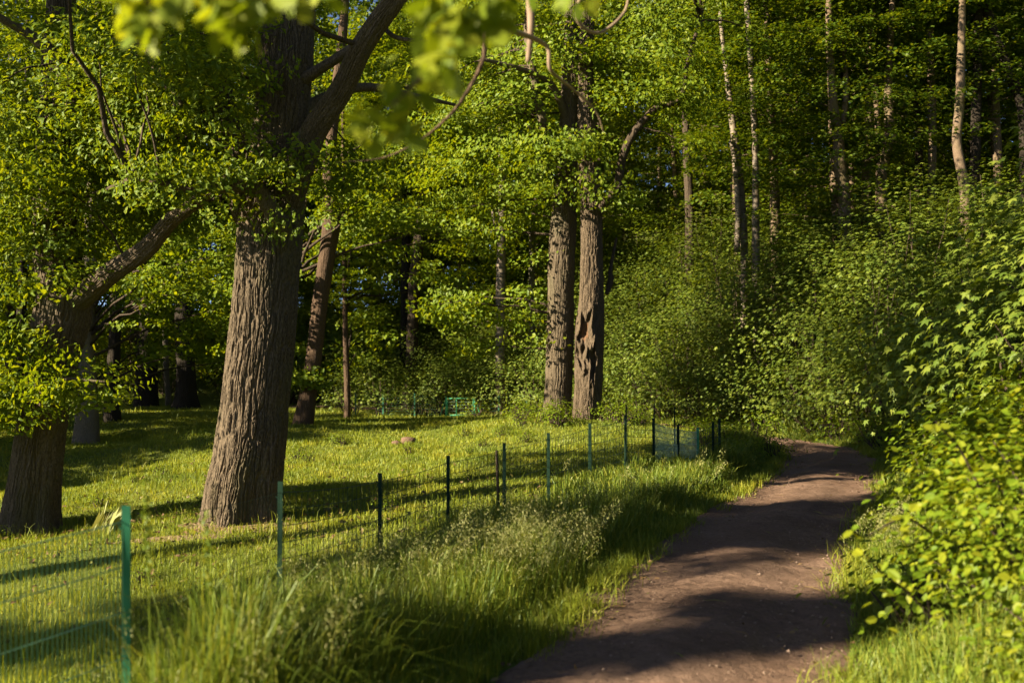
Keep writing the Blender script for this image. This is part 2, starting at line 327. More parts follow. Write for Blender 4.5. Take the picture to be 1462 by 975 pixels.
def lobed_oak_t():
    xs = np.linspace(0, 1, 15); half = .06 + .30 * np.sin(np.pi * np.clip(xs * .93 + .03, 0, 1)) ** .8 * (.55 + .45 * xs) * (1 + .32 * np.cos(xs * 2 * pi * 4.2)); half[0] = .015; half[-1] = .03
    v = np.concatenate([np.c_[xs, 0 * xs, -.10 * xs ** 2], np.c_[xs + .03, half, .05 - .16 * xs ** 2 - .12 * half], np.c_[xs + .03, -half, .05 - .16 * xs ** 2 - .12 * half]])
    n = 15; q = [(i, i + 1, n + i + 1, n + i) for i in range(n - 1)] + [(i + 1, i, 2 * n + i, 2 * n + i + 1) for i in range(n - 1)]
    return v, np.array(q), None
LOBED_T = lobed_oak_t()
def leaves(geo, pos, nor, size, T, rng, axis=None, jit=.5):
    n = len(pos)
    nor = nrm(nor + rng.normal(0, jit, (n, 3)))
    ax = rng.normal(0, 1, (n, 3)) if axis is None else axis + rng.normal(0, .45, (n, 3))
    ax = nrm(ax - nor * (ax * nor).sum(1, keepdims=True)); bx = np.cross(nor, ax)
    size = np.asarray(size) * np.ones(n)
    tv, tq, tt = T
    V = pos[:, None] + (ax[:, None] * tv[None, :, 0, None] + bx[:, None] * tv[None, :, 1, None] + nor[:, None] * tv[None, :, 2, None]) * size[:, None, None]
    b = (np.arange(n) * len(tv))[:, None, None]
    geo.add(V, (tq[None] + b).reshape(-1, 4) if tq is not None else None, (tt[None] + b).reshape(-1, 3) if tt is not None else None)
def clumps(geo, C, R, per, size, T, rng, flat=.55, up=.8, out=.7, center=None):
    """leaf clumps of radius R around the centres C, each flattened and facing up and out"""
    C = np.asarray(C, float); n = len(C); R = np.asarray(R) * np.ones(n)
    d = nrm(rng.normal(0, 1, (n, per, 3))); rad = rng.random((n, per, 1)) ** .45
    off = d * rad * R[:, None, None]; off[..., 2] *= flat
    off += (rng.normal(0, .12, (n, 1, 3)) * off[..., :1])
    pos = C[:, None] + off
    o = nrm(C - center)[:, None] * out if center is not None else 0
    tilt = rng.normal(0, .55, (n, 1, 3))
    nor = d * .45 + o + tilt + np.array([-.28, -.14, up * .75])
    keep = rng.random((n, per)) < .9
    leaves(geo, pos[keep], nor[keep], size * rng.uniform(.65, 1.2, keep.sum()), T, rng, None, .42)
def ell_clumps(rng, c, r, n, inner=.35, zmin=None):
    d = nrm(rng.normal(0, 1, (n, 3))); u = (inner + (1 - inner) * rng.random((n, 1)) ** .6); p = np.asarray(c) + d * u * np.asarray(r)
    # lumpy outline
    lump = 1 + .28 * (vnoise(np.arctan2(d[:, 1], d[:, 0]) / pi * 3 + 7, d[:, 2] * 3 + 7, None, int(rng.integers(1e6))) - .5) * 2
    p = np.asarray(c) + (p - np.asarray(c)) * lump[:, None]
    if zmin is not None: p = p[p[:, 2] > zmin]
    return p
def spray(geo, wood, base, direction, L, rng, n=110, size=.11, T=OVAL_T, droop=.12, wide=.42, r0=.02, jit=.33):
    """a flat layered branch: twig plus leaves in a horizontal fan"""
    direction = nrm(np.asarray(direction, float)); side = nrm(np.cross(direction, (0, 0, 1.)))
    a = rng.random(n) ** .75; b = (rng.random(n) * 2 - 1) * wide * (np.sin(np.clip(a * 1.05, 0, 1) * pi) * .85 + .18)
    p = base + direction * (a * L)[:, None] + side * (b * L)[:, None]; p[:, 2] += -droop * L * (a ** 2) - .16 * np.abs(b) * L + rng.normal(0, .028 * L, n)
    ax = direction * .8 + side * np.sign(b)[:, None] * .9 + np.array([0, 0, -.25])
    leaves(geo, p, np.array([[0, 0, 1.]]) + direction * .25 + 0 * p, size * rng.uniform(.7, 1.2, n), T, rng, ax, jit)
    if wood is not None:
        t = np.linspace(0, 1, 5); P = base + direction * (t * L * .95)[:, None]; P[:, 2] -= droop * L * t ** 2 + .02
        wood.add(*tube(P, r0 * (1 - .85 * t), 5, False))

# ---- shared crowns for the trees farther off (copied with their mesh data)
def broad_variant(seed, h=16.0, rad=3.4, z0=3.6, leafmat='bright_leaf', nclump=300, size=.185, barkmat='dark_bark', tr=.26):
    rng = np.random.default_rng(seed); g = Geo(); wd = Geo()
    lean = rng.normal(0, .35, 2)
    P = np.array([(0, 0, -.5), (0, 0, 0), (lean[0] * .3, lean[1] * .3, h * .3), (lean[0], lean[1], h * .62), (lean[0] * 1.2, lean[1] * 1.3, h * .92)])
    wd.add(*tube(P, [tr * 1.15, tr, tr * .8, tr * .5, .05], 12, True, None, seed, (.4, .5, 4), .6, .15))
    C = ell_clumps(rng, (lean[0], lean[1], (h + z0) / 2), (rad, rad, (h - z0) / 2), int(nclump * .55), .3)
    for k in range(26):
        c = C[rng.integers(len(C))]; zz = max(2.2, c[2] - rng.uniform(.8, 2.5)); f = zz / h
        a = np.array([lean[0] * f, lean[1] * f, zz]); wd.add(*tube(branch_pts(a, c, rng, 6, .03), np.linspace(.07, .012, 6), 5, False))
    clumps(g, C, rng.uniform(.55, 1.2, len(C)), 112, size, KITE_T, rng, .36, .9, .6, np.array([0, 0, h * .5]))
    return g.mesh('crown', M[leafmat]), wd.mesh('trunk', M[barkmat], True)
def beech_variant(seed, h=19.0, z0=2.5, ns=72, tr=.17, leafmat='beech_leaf', barkmat='beech_bark', two=False, L=(1.6, 3.4), size=.135):
    rng = np.random.default_rng(seed); g = Geo(); wd = Geo(); lean = rng.normal(0, .5, 2)
    t = np.linspace(0, 1, 8); P = np.c_[lean[0] * t ** 1.4 + .12 * np.sin(t * 7 + seed), lean[1] * t ** 1.4 + .1 * np.sin(t * 5 + 1), -.6 + (h + .3) * t]
    wd.add(*tube(P, tr * (1.1 - t * .95), 10, True, None, seed, (.35, .4, 5), .5, .12))
    for k in range(ns):
        z = z0 + (h - z0) * (k + rng.random()) / ns; f = (z + .6) / (h + .3)
        b = np.array([np.interp(f, t, P[:, 0]), np.interp(f, t, P[:, 1]), z]); a = k * 2.4 + rng.normal(0, .4)
        LL = rng.uniform(*L) * (1 - .45 * max(0, (z - z0) / (h - z0)) ** 1.5)
        d = np.array([cos(a), sin(a), rng.uniform(.0, .3)])
        spray(g, wd, b, d, LL, rng, int(130 + 60 * LL), size, OVAL_T, rng.uniform(.05, .16), .42, .022)
    return g.mesh('crown', M[leafmat]), wd.mesh('trunk', M[barkmat], True)
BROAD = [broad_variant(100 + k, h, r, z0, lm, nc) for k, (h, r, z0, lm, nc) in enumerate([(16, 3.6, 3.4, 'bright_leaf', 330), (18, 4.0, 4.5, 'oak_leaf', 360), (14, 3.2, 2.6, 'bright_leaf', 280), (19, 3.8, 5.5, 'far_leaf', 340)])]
BEECH = [beech_variant(200 + k, h, z0, ns) for k, (h, z0, ns) in enumerate([(19, 2.2, 76), (17, 1.6, 72), (21, 4.5, 74), (15, 1.2, 64)])]
BEECHL = [beech_variant(230 + k, h, z0, ns, .14, 'bright_leaf') for k, (h, z0, ns) in enumerate([(16, 1.0, 74), (18, 2.0, 76)])]
def shrub_variant(seed, h=3.2, rad=1.5, n=1500, lm='maple_leaf', T=MAPLE_T, size=.135):
    rng = np.random.default_rng(seed); g = Geo(); wd = Geo()
    nc = 60; d = nrm(rng.normal(0, 1, (nc, 3))); d[:, 2] = np.abs(d[:, 2]) * 1.3 - .25; d = nrm(d)
    C = np.c_[d[:, 0] * rad * rng.uniform(.6, 1.0, nc), d[:, 1] * rad * rng.uniform(.6, 1.0, nc), h * (.36 + .58 * d[:, 2] * rng.uniform(.55, 1, nc))]
    for c in C[:16]: wd.add(*tube(branch_pts((rng.normal(0, .12), rng.normal(0, .12), -.25), c, rng, 6, .04), np.linspace(.028, .006, 6), 5, False))
    per = n // nc
    cc = np.repeat(C, per, 0); off = rng.normal(0, 1, (len(cc), 3)) * np.array([.36, .36, .20]) * (rad / 1.5) ** .5; pos = cc + off
    pos[:, 2] = np.maximum(pos[:, 2], .08)
    o = nrm(pos - np.array([0, 0, h * .3]))
    leaves(g, pos, o * .75 + np.array([0, 0, .75]), size * rng.uniform(.55, 1.15, len(pos)), T, rng, o * .8 + np.array([0, 0, -.55]), .27)
    return g.mesh('foliage', M[lm]), wd.mesh('stem', M['dark_bark'], True)
SHRUB = [shrub_variant(300, 3.2, 1.6, 2900), shrub_variant(301, 2.6, 1.4, 2200), shrub_variant(302, 3.8, 1.7, 3200), shrub_variant(303, 2.0, 1.3, 1100), shrub_variant(304, 4.8, 1.9, 3600)]
WEED = [shrub_variant(320 + k, .7, .5, 260, 'bright_leaf', OVAL_T, .085) for k in range(3)]
def put(name, variant, parts, label, cat, group, x, y, rz=0, s=1.0, dz=0):
    t = thing(name, label, cat, (x, y, hz(x, y) + dz), group, rz, s)
    for nm, me in zip(parts, variant): link(nm, me, t)
    return t

# ================================================================ MAIN TREES
def oak_wood(parent, origin, specs, m, bark, nseg, sub, carve=None):
    """specs: list of (part name, px polyline with widths, depth list)"""
    out = []
    for k, (nm, pts, flare, b) in enumerate(specs):
        P = np.array([at(px, py, d) for px, py, wd, d in pts]); R = np.array([wd / 2 / FPX * d for px, py, wd, d in pts])
        if nm == 'trunk':
            g0 = hz(P[0][0], P[0][1]); P = np.vstack([[P[0][0] - (P[1][0] - P[0][0]) * .15, P[0][1], g0 - .35], P]); R = np.r_[R[0] * 1.02, R]
        if nm == 'limb': P[2:-1] += np.random.default_rng(60 + k + int(pts[0][0])).normal(0, .045, P[2:-1].shape) * (pts[0][3] / 14)
        bk = bark if b else None
        ns = nseg if b else 20
        V, q, t = tube(P, R, ns if nm == 'trunk' else max(12, ns // 2) if b else 14, True, bk if nm == 'trunk' else ((max(8, int(bark[0] * .55)), bark[1] * .6, bark[2]) if b else None), 40 + 7 * k, flare, sub if b else .12, .10)
        if carve and nm == 'trunk': V = carve(V)
        Geo().add(V - origin, q, t).obj(nm, M['dark_bark'] if nm == 'limb' and carve else m, parent, True); out.append((P, R))
    return out
def twig_set(parent, origin, wood, C, rng, every=5, r=.03, m='dark_bark'):
    """branches from the limbs to the leaf clumps, one mesh"""
    S = np.vstack([p for p, _ in wood]); S = np.vstack([catmull(p, 8) for p, _ in wood]); g = Geo()
    for c in C[::every]:
        cand = S[S[:, 2] < c[2] + .6]
        if not len(cand): continue
        a = cand[np.linalg.norm(cand - c, axis=1).argmin()]; L = np.linalg.norm(c - a)
        if L < .3 or L > 6: continue
        n = 7; g.add(*tube(branch_pts(a, c, rng, n, .06, .10) - origin, np.linspace(min(.010 + .010 * L, .05), .006, n), 5, False))
    if g.n: tag(g.obj('branches', M[m], parent, True), kind='stuff')
def px_clumps(rng, boxes):
    """leaf clump centres inside regions seen from the path: (x0, y0, x1, y1, d0, d1, n)"""
    out = []
    for x0, y0, x1, y1, d0, d1, n in boxes:
        a = rng.random((n, 3)); a[:, 0] = .5 + (a[:, 0] - .5); out += [at(x0 + (x1 - x0) * u, y0 + (y1 - y0) * v, d0 + (d1 - d0) * q) for u, v, q in a]
    return np.array(out)

# ---- the big furrowed oak beside the fence
D = 13.5
O = at(347, 745, D); O[2] = hz(O[0], O[1])
oak = thing('oak_tree', 'huge oak with deeply furrowed sunlit trunk leaning right beside the fence', 'tree', O, 'old oaks standing in the meadow')
W = oak_wood(oak, O, [
    ('trunk', [(343, 765, 96, D), (350, 700, 96, D), (358, 640, 93, D), (366, 560, 89, D), (374, 480, 89, D), (380, 400, 90, D), (386, 330, 90, D), (394, 270, 84, D), (400, 200, 76, D), (407, 100, 74, D), (411, 0, 76, D + .1), (412, -150, 74, D + .3), (420, -330, 60, D + .6), (440, -560, 40, D + 1), (450, -760, 14, D + 1.2)], (.55, .55, 5), True),
    ('limb', [(408, 285, 52, D - .1), (428, 235, 44, D - .25), (446, 192, 37, D - .4), (480, 130, 32, D - .6), (520, 66, 30, D - .8), (560, 8, 28, D - 1.0), (620, -70, 22, D - 1.3), (700, -150, 12, D - 1.8), (760, -190, 4, D - 2)], None, True),
    ('limb', [(375, 345, 40, D), (354, 300, 46, D + .1), (344, 258, 42, D + .15), (340, 215, 38, D + .2), (333, 190, 40, D + .25), (318, 120, 26, D + .5), (300, 40, 18, D + .7), (280, -60, 10, D + 1)], None, True),
    ('limb', [(402, 330, 34, D - .25), (388, 300, 26, D - .5), (364, 279, 22, D - .65), (338, 268, 19, D - .75), (312, 276, 16, D - .85), (285, 268, 14, D - .95), (262, 274, 11, D - 1.0), (236, 262, 9, D - 1.05), (215, 268, 6, D - 1.1), (190, 255, 3, D - 1.1)], None, False),
    ('limb', [(425, 120, 20, D - .1), (455, 100, 16, D - .2), (500, 70, 14, D - .4), (530, 40, 9, D - .5), (575, 52, 6, D - .8), (640, 60, 4, D - 1)], None, False),
    ('limb', [(420, 175, 16, D + .2), (450, 145, 14, D + .5), (520, 128, 13, D + .9), (600, 140, 8, D + 1.4), (650, 150, 4, D + 1.8)], None, False),
], M['oak_bark'], (88, .032, .42), 860, .014)
rng = np.random.default_rng(11)
Cpx = px_clumps(rng, [(150, 95, 370, 240, 12.6, 14.6, 110), (60, 150, 270, 330, 14, 15.8, 100), (200, 230, 330, 320, 14, 15, 24), (170, 225, 330, 285, 12.0, 12.7, 26), (330, 205, 490, 290, 12.6, 13.2, 16), (100, 0, 360, 130, 11.5, 15, 90), (355, 300, 420, 330, 12.5, 12.9, 3), (430, 215, 520, 270, 13.5, 15, 12)])
Cel = np.vstack([ell_clumps(rng, (O[0] + .6, O[1] + .3, 9.0), (4.8, 5.2, 4.2), 420, .3, 6.2)])
g = Geo(); CC = np.vstack([Cpx, Cel])
CC = CC[rng.random(len(CC)) < .50]; clumps(g, CC - O, rng.uniform(.34, .80, len(CC)), 125, .092, OAK_T, rng, .42, .8, .4, np.array([0, 0, 5.]))
g.obj('crown', M['oak_leaf'], oak); twig_set(oak, O, W, CC, rng, 5)

# ---- the darker oak at the left edge
D = 14.4; O = at(42, 765, D); O[2] = hz(O[0], O[1])
oak2 = thing('oak_tree', 'forked dark oak leaning right beside the net fence, leafy sprays on its trunk', 'tree', O, 'old oaks standing in the meadow')
W = oak_wood(oak2, O, [
    ('trunk', [(42, 765, 74, D), (48, 710, 68, D), (56, 640, 64, D), (66, 570, 62, D), (76, 510, 66, D), (88, 455, 76, D), (92, 415, 72, D), (82, 370, 62, D), (78, 300, 56, D), (80, 200, 50, D), (84, 100, 44, D + .2), (88, -20, 36, D + .4), (95, -200, 26, D + .6), (100, -420, 8, D + .8)], (.5, .6, 5), True),
    ('limb', [(96, 440, 36, D - .1), (124, 418, 34, D - .2), (160, 388, 30, D - .4), (200, 355, 26, D - .6), (240, 322, 22, D - .8), (290, 285, 16, D - 1.1), (330, 235, 12, D - 1.4), (350, 190, 5, D - 1.6)], None, True),
    ('limb', [(80, 330, 34, D), (40, 285, 30, D + .1), (5, 240, 26, D + .2), (-40, 190, 20, D + .4), (-110, 120, 10, D + .6)], None, False),
    ('limb', [(80, 200, 26, D), (110, 130, 22, D - .2), (60, 60, 17, D - .5), (-10, 20, 10, D - .9)], None, False),
    ('limb', [(82, 120, 24, D + .1), (150, 70, 22, D - .3), (205, 62, 19, D - .8), (235, 105, 14, D - 1.1), (260, 150, 7, D - 1.3)], None, False),
    ('limb', [(60, 560, 9, D - .35), (75, 545, 8, D - .6), (110, 540, 6, D - .9), (150, 545, 3, D - 1.2)], None, False),
], M['oak_bark'], (62, .026, .4), 480, .022)
rng = np.random.default_rng(12)
Cpx = px_clumps(rng, [(-40, 20, 240, 200, 14, 17, 120), (-60, 190, 210, 340, 14.2, 17, 130), (-60, 20, 130, 330, 13.3, 14.3, 100), (-40, 150, 115, 300, 12.9, 13.4, 46), (120, 60, 300, 290, 13.9, 14.7, 60), (-40, 320, 120, 420, 13.6, 14.6, 34), (120, 330, 190, 380, 14.5, 15.5, 10), (-60, 430, 60, 500, 13, 14.2, 26), (-30, 500, 95, 600, 12.9, 13.9, 34), (90, 535, 165, 580, 13, 13.6, 6), (-80, 540, 10, 610, 13, 14.4, 12)])
Cel = ell_clumps(rng, (O[0] - .3, O[1] + 2.2, 8.6), (4.4, 4.2, 4.0), 300, .45, 6.2)
g = Geo(); CC = np.vstack([Cpx, Cel])
CC = CC[rng.random(len(CC)) < .50]; clumps(g, CC - O, rng.uniform(.34, .80, len(CC)), 125, .092, OAK_T, rng, .42, .8, .4, np.array([0, 0, 5.]))
g.obj('crown', M['oak_leaf'], oak2); twig_set(oak2, O, W, CC, rng, 5)

# ---- the two oaks standing close together at the meadow's edge
D = 27.0; O = at(796, 590, D); O[2] = hz(O[0], O[1])
tw1 = thing('oak_tree', 'straight oak with smooth lit bark, left one of the close pair by the path', 'tree', O, 'close pair of oaks at the meadow edge')
W = oak_wood(tw1, O, [
    ('trunk', [(796, 592, 39, D), (798, 540, 37, D), (800, 460, 37, D), (801, 390, 38, D), (805, 320, 36, D), (808, 260, 32, D), (812, 190, 28, D), (815, 100, 25, D), (818, 0, 22, D), (822, -150, 16, D), (825, -300, 5, D)], (.4, .25, 5), True),
    ('limb', [(806, 235, 18, D), (780, 190, 15, D - .3), (768, 120, 13, D - .6), (764, 50, 11, D - .8), (758, -40, 8, D - 1)], None, False),
    ('limb', [(812, 180, 13, D), (790, 125, 10, D - .6), (750, 100, 8, D - 1.3), (690, 85, 5, D - 2)], None, False),
], M['twin_bark'], (60, .022, .5), 400, .03)
rng = np.random.default_rng(13)
Cpx = px_clumps(rng, [(620, 130, 790, 300, 25.5, 28, 95), (740, 190, 850, 290, 24.5, 26.4, 22), (610, 60, 760, 190, 25.5, 29, 50), (640, 0, 860, 110, 25, 29, 60), (600, 130, 780, 400, 26.5, 29, 40), (625, 395, 778, 470, 26.3, 28.6, 30), (650, 455, 780, 530, 26.6, 28.6, 13)])
Cel = ell_clumps(rng, (O[0] - .5, O[1], 13.5), (4.0, 4.0, 4.0), 70, .4)
g = Geo(); CC = np.vstack([Cpx, Cel])
CC = CC[rng.random(len(CC)) < .52]; clumps(g, CC - O, rng.uniform(.5, 1.2, len(CC)), 125, .14, KITE_T, rng, .36, .85, .4, np.array([0, 0, 7.]))
g.obj('crown', M['bright_leaf'], tw1); twig_set(tw1, O, W, CC, rng, 4)

# the torn scar: a dark cleft carved into the trunk, with swollen rims and bare wood inside
SC = [(834, 476, 7.5, 24, .20, .16), (828, 508, 6.5, 15, .16, -.5), (845, 520, 3.5, 22, .10, .1)]
def scar_rt(X, Z, k):
    px, py, hw, hh, dep, tl = SC[k]; c = at(px, py, 26.2); s = 26.2 / FPX; dx = (X - c[0]) / (hw * s); dz = (Z - c[2]) / (hh * s); dx = dx - tl * dz * hh / hw * .5
    return np.sqrt(dx ** 2 + dz ** 2) * (1 + .22 * np.sin(5 * np.arctan2(dz, dx) + 2 * k))
def carve(V):
    V = V.copy(); fr = V[:, 1] < 26.2
    for k, sc_ in enumerate(SC):
        r = scar_rt(V[:, 0], V[:, 2], k); V[:, 1] += np.where(fr, sc_[4] * np.clip(1 - r, 0, 1) ** .6 - .075 * np.exp(-((r - 1.35) / .28) ** 2), 0)
    return V
D = 26.2; O = at(838, 598, D); O[2] = hz(O[0], O[1])
tw2 = thing('oak_tree', 'gnarled oak with a torn hollow scar, right one of the close pair by the path', 'tree', O, 'close pair of oaks at the meadow edge')
W = oak_wood(tw2, O, [
    ('trunk', [(838, 602, 40, D), (840, 560, 38, D), (841, 510, 39, D), (842, 470, 39, D), (844, 430, 36, D), (845, 380, 32, D), (845, 330, 30, D), (843, 275, 29, D), (838, 215, 25, D), (836, 140, 22, D + .2), (838, 40, 20, D + .4), (842, -80, 14, D + .4), (846, -220, 5, D + .4)], (.4, .3, 5), True),
    ('limb', [(848, 310, 18, D), (868, 285, 15, D - .2), (886, 262, 14, D - .3), (892, 232, 12, D - .4), (905, 195, 11, D - .5), (935, 155, 10, D - .7), (968, 135, 8, D - .8), (985, 95, 6, D - .9), (1000, 30, 5, D - 1)], None, False),
    ('limb', [(866, 420, 6, D + .1), (872, 400, 9, D + .2), (876, 380, 6, D + .3), (880, 340, 4, D + .4)], None, False),
], M['oak_bark2'], (50, .024, .45), 340, .026, carve)
hol = Geo()
for k, sc_ in enumerate(SC[:2]):
    c = at(sc_[0], sc_[1], D); s_ = D / FPX; u, v = np.meshgrid(np.linspace(-.8, .8, 15), np.linspace(-.8, .8, 21)); X = c[0] + (u + sc_[5] * v * sc_[3] / sc_[2] * .5) * sc_[2] * s_; Z = c[2] + v * sc_[3] * s_; r = scar_rt(X, Z, k)
    ax = at(842, 480, D)[0]; Y = D - np.sqrt(np.maximum(.35 ** 2 - (X - ax) ** 2, .01)) + sc_[4] * .80 * np.clip(1 - r, 0, 1) ** .6 + .06 * sstep(.5, .95, r)
    hol.add(np.stack([X, Y, Z], 2) - O, grid_faces(21, 15))
hol.obj('hollow', M['wood_hollow'], tw2, True)
rng = np.random.default_rng(14)
Cpx = px_clumps(rng, [(850, 0, 1010, 150, 24, 27.5, 85), (780, 40, 900, 170, 26.6, 28, 18), (815, 200, 900, 285, 24.5, 25.8, 12), (930, 90, 1000, 210, 25, 27, 22), (880, 270, 900, 300, 25.5, 26, 3)])
Cel = ell_clumps(rng, (O[0] + 1.5, O[1], 13.5), (4.0, 4.0, 4.0), 70, .4)
g = Geo(); CC = np.vstack([Cpx, Cel])
CC = CC[rng.random(len(CC)) < .52]; clumps(g, CC - O, rng.uniform(.5, 1.2, len(CC)), 125, .14, KITE_T, rng, .36, .85, .4, np.array([0, 0, 7.]))
g.obj('crown', M['oak_leaf'], tw2); twig_set(tw2, O, W, CC, rng, 4)

# ================================================================ OTHER TREES WITH A TRUNK OF THEIR OWN IN VIEW
def px_tree(name, label, cat, pts, d, m, crown=None, seed=0, group=None, extra=None, crown_z=0, forks=(), top=None, flare=(.35, .3, 5), cs=1.0, leafn=0):
    """a trunk through photograph points (lowest first); it goes on down to the ground and up into the crown"""
    P = np.array([at(px, py, d) for px, py, _ in pts]); R = np.array([wd / 2 / FPX * d for *_, wd in pts])
    x, y = P[0][0], d; g0 = hz(x, y)
    if P[0][2] > g0 + .3:
        P = np.vstack([[x - (P[1][0] - P[0][0]) * .1, y, g0 - .3], P]); R = np.r_[R[0] * 1.15, R]
    else: P[0][2] = g0 - .3
    tz = top or 17
    if P[-1][2] < g0 + tz - 3:
        dv = (P[-1] - P[-2]) / max(P[-1][2] - P[-2][2], .1); hgt = g0 + tz - P[-1][2]
        P = np.vstack([P, P[-1] + dv * hgt * .5 * np.array([.6, .6, 1]), P[-1] + dv * hgt * np.array([.4, .4, 1])]); R = np.r_[R, R[-1] * .6, .02]
    o = np.array([P[0][0], y, g0]); t = thing(name, label, cat, o, group)
    V, q, tr = tube(P - o, R, 16, True, None, seed, flare, .18, .10); Geo().add(V, q, tr).obj('trunk', M[m], t, True)
    for f in forks:
        FP = np.array([at(px, py, d + dd) for px, py, _, dd in f]) - o; FR = np.array([wd / 2 / FPX * d for _, _, wd, _ in f])
        Geo().add(*tube(FP, FR, 10, True, None, seed + 3, None, .2, .08)).obj('limb', M[m], t, True)
    if crown is not None: 
        c = link('crown', crown[0], t, (0, 0, crown_z)); c.rotation_euler = (0, 0, seed * 1.7); c.scale = (cs, cs, cs)
    return t
def px_crown(t, boxes, seed, size=.13, r=(.4, .85), per=100, m='bright_leaf'):
    """low leafy boughs of a tree, with twigs from its trunk"""
    rng = np.random.default_rng(seed); o = np.array(t.location); C = px_clumps(rng, boxes); g = Geo(); wd = Geo()
    clumps(g, C - o, rng.uniform(*r, len(C)), per, size, OVAL_T, rng, .32, .9, .3, np.array([0, 0, 4.])); g.obj('bough_leaves', M[m], t)
    for c in C[::6] - o: wd.add(*tube(branch_pts((0, 0, max(1., c[2] - 1.2)), c, rng, 7, .04), np.linspace(.05, .008, 7), 5, False))
    tag(wd.obj('branches', M['dark_bark'], t, True), kind='stuff')
T_ = px_tree
t = T_('oak_tree', 'slanting reddish trunk right behind the huge furrowed oak', 'tree', [(430, 600, 30), (440, 560, 24), (448, 510, 23), (456, 440, 23), (466, 370, 24), (474, 310, 27), (470, 250, 18), (478, 150, 16), (490, 40, 13)], 27, 'red_bark', BROAD[2], 1, None, None, 9.5, cs=.4)
px_crown(t, [(425, 205, 600, 330, 25.5, 29, 44), (440, 320, 500, 420, 27.5, 30, 12), (425, 480, 450, 560, 26.5, 27.5, 7)], 601)
t = T_('oak_tree', 'pale bare based trunk standing behind the forked dark oak', 'tree', [(122, 640, 38), (124, 600, 33), (122, 560, 32), (122, 500, 28), (124, 450, 24), (128, 380, 20)], 28, 'pale_bark', BROAD[3], 2, 'shaded trees at the back of the meadow', None, 8.5, cs=.4)
px_crown(t, [(150, 300, 345, 430, 23.5, 28, 80), (210, 420, 330, 520, 27, 31, 34), (120, 330, 200, 470, 26.5, 30, 20)], 602)
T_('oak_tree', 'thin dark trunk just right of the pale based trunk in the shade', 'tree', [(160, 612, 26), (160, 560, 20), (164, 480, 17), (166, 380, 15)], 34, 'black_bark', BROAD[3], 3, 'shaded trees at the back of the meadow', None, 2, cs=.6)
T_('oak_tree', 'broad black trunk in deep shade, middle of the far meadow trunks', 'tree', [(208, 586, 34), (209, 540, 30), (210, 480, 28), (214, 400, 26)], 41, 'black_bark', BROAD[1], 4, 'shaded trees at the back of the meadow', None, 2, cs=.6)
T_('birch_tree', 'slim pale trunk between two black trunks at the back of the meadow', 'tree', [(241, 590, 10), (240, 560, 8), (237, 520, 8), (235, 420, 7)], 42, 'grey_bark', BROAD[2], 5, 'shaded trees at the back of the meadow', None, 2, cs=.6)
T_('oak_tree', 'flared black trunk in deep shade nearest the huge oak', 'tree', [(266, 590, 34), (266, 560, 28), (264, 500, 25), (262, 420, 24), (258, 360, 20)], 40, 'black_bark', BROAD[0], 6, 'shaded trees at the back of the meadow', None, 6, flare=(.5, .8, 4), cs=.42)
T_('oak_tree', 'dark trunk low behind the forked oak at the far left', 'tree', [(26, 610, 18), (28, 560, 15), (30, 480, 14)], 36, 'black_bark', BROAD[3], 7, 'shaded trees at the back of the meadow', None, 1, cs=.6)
t = T_('sapling_tree', 'pole thin straight trunk beside the slanting reddish trunk', 'tree', [(496, 565, 9), (494, 500, 8), (492, 400, 7), (491, 310, 6), (490, 200, 5)], 36, 'red_bark', BEECHL[0], 8, None, None, 3.5, cs=.5)
px_crown(t, [(490, 290, 575, 400, 35, 38, 26), (500, 400, 560, 520, 36, 40, 16), (600, 300, 700, 420, 38, 41, 22)], 603, .16, (.6, 1.2))
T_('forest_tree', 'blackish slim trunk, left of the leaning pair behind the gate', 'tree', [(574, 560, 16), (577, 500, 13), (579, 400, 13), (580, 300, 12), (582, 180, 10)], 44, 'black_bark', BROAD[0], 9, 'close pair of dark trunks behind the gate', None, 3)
T_('forest_tree', 'blue grey trunk leaning right, right of the pair behind the gate', 'tree', [(585, 560, 20), (588, 500, 17), (592, 400, 17), (600, 320, 15), (606, 240, 12), (612, 120, 10)], 43, 'dark_bark', BROAD[1], 10, 'close pair of dark trunks behind the gate', None, 3)
T_('birch_tree', 'white barked birch left of the close pair of oaks', 'tree', [(714, 480, 13), (715, 400, 13), (717, 320, 12), (717, 250, 11), (716, 150, 8)], 38, 'birch_bark', BROAD[2], 11, None, None, 3, [[(715, 345, 6, 0), (705, 310, 5, .2), (700, 280, 3, .4)]])
T_('forest_tree', 'dim brown trunk between the white birch and the close pair of oaks', 'tree', [(760, 470, 10), (759, 400, 9), (760, 320, 9), (757, 240, 8)], 40, 'grey_bark', BEECHL[1], 12, None, None, 3)
T_('birch_tree', 'twin stemmed sunlit birch above the shrubs on the bank', 'tree', [(1062, 335, 11), (1059, 290, 11), (1054, 235, 11), (1047, 185, 10), (1038, 110, 8), (1030, 40, 6)], 33, 'birch_bark', BEECH[2], 13, 'pale birches on the bank', None, 3, [[(1052, 360, 9, -.2), (1054, 300, 9, -.2), (1050, 240, 8, -.2), (1044, 200, 6, -.1)]])
T_('birch_tree', 'tall straight sunlit birch pole above the shrubs on the bank', 'tree', [(1079, 335, 11), (1079, 280, 10), (1078, 200, 9), (1074, 120, 9), (1070, 60, 8), (1066, 0, 8)], 32, 'birch_bark', BEECH[0], 14, 'pale birches on the bank', None, 4)
T_('beech_tree', 'bulging lit beech trunk, tallest base above the shaded shrubs', 'tree', [(1206, 312, 17), (1205, 275, 17), (1200, 245, 19), (1197, 200, 15), (1190, 150, 13), (1185, 80, 11), (1183, 0, 9)], 30, 'beech_bark', BEECH[1], 15, 'beeches on the wooded bank', None, 3.4, [[(1203, 180, 9, .1), (1208, 130, 8, .2), (1205, 60, 6, .3)]])
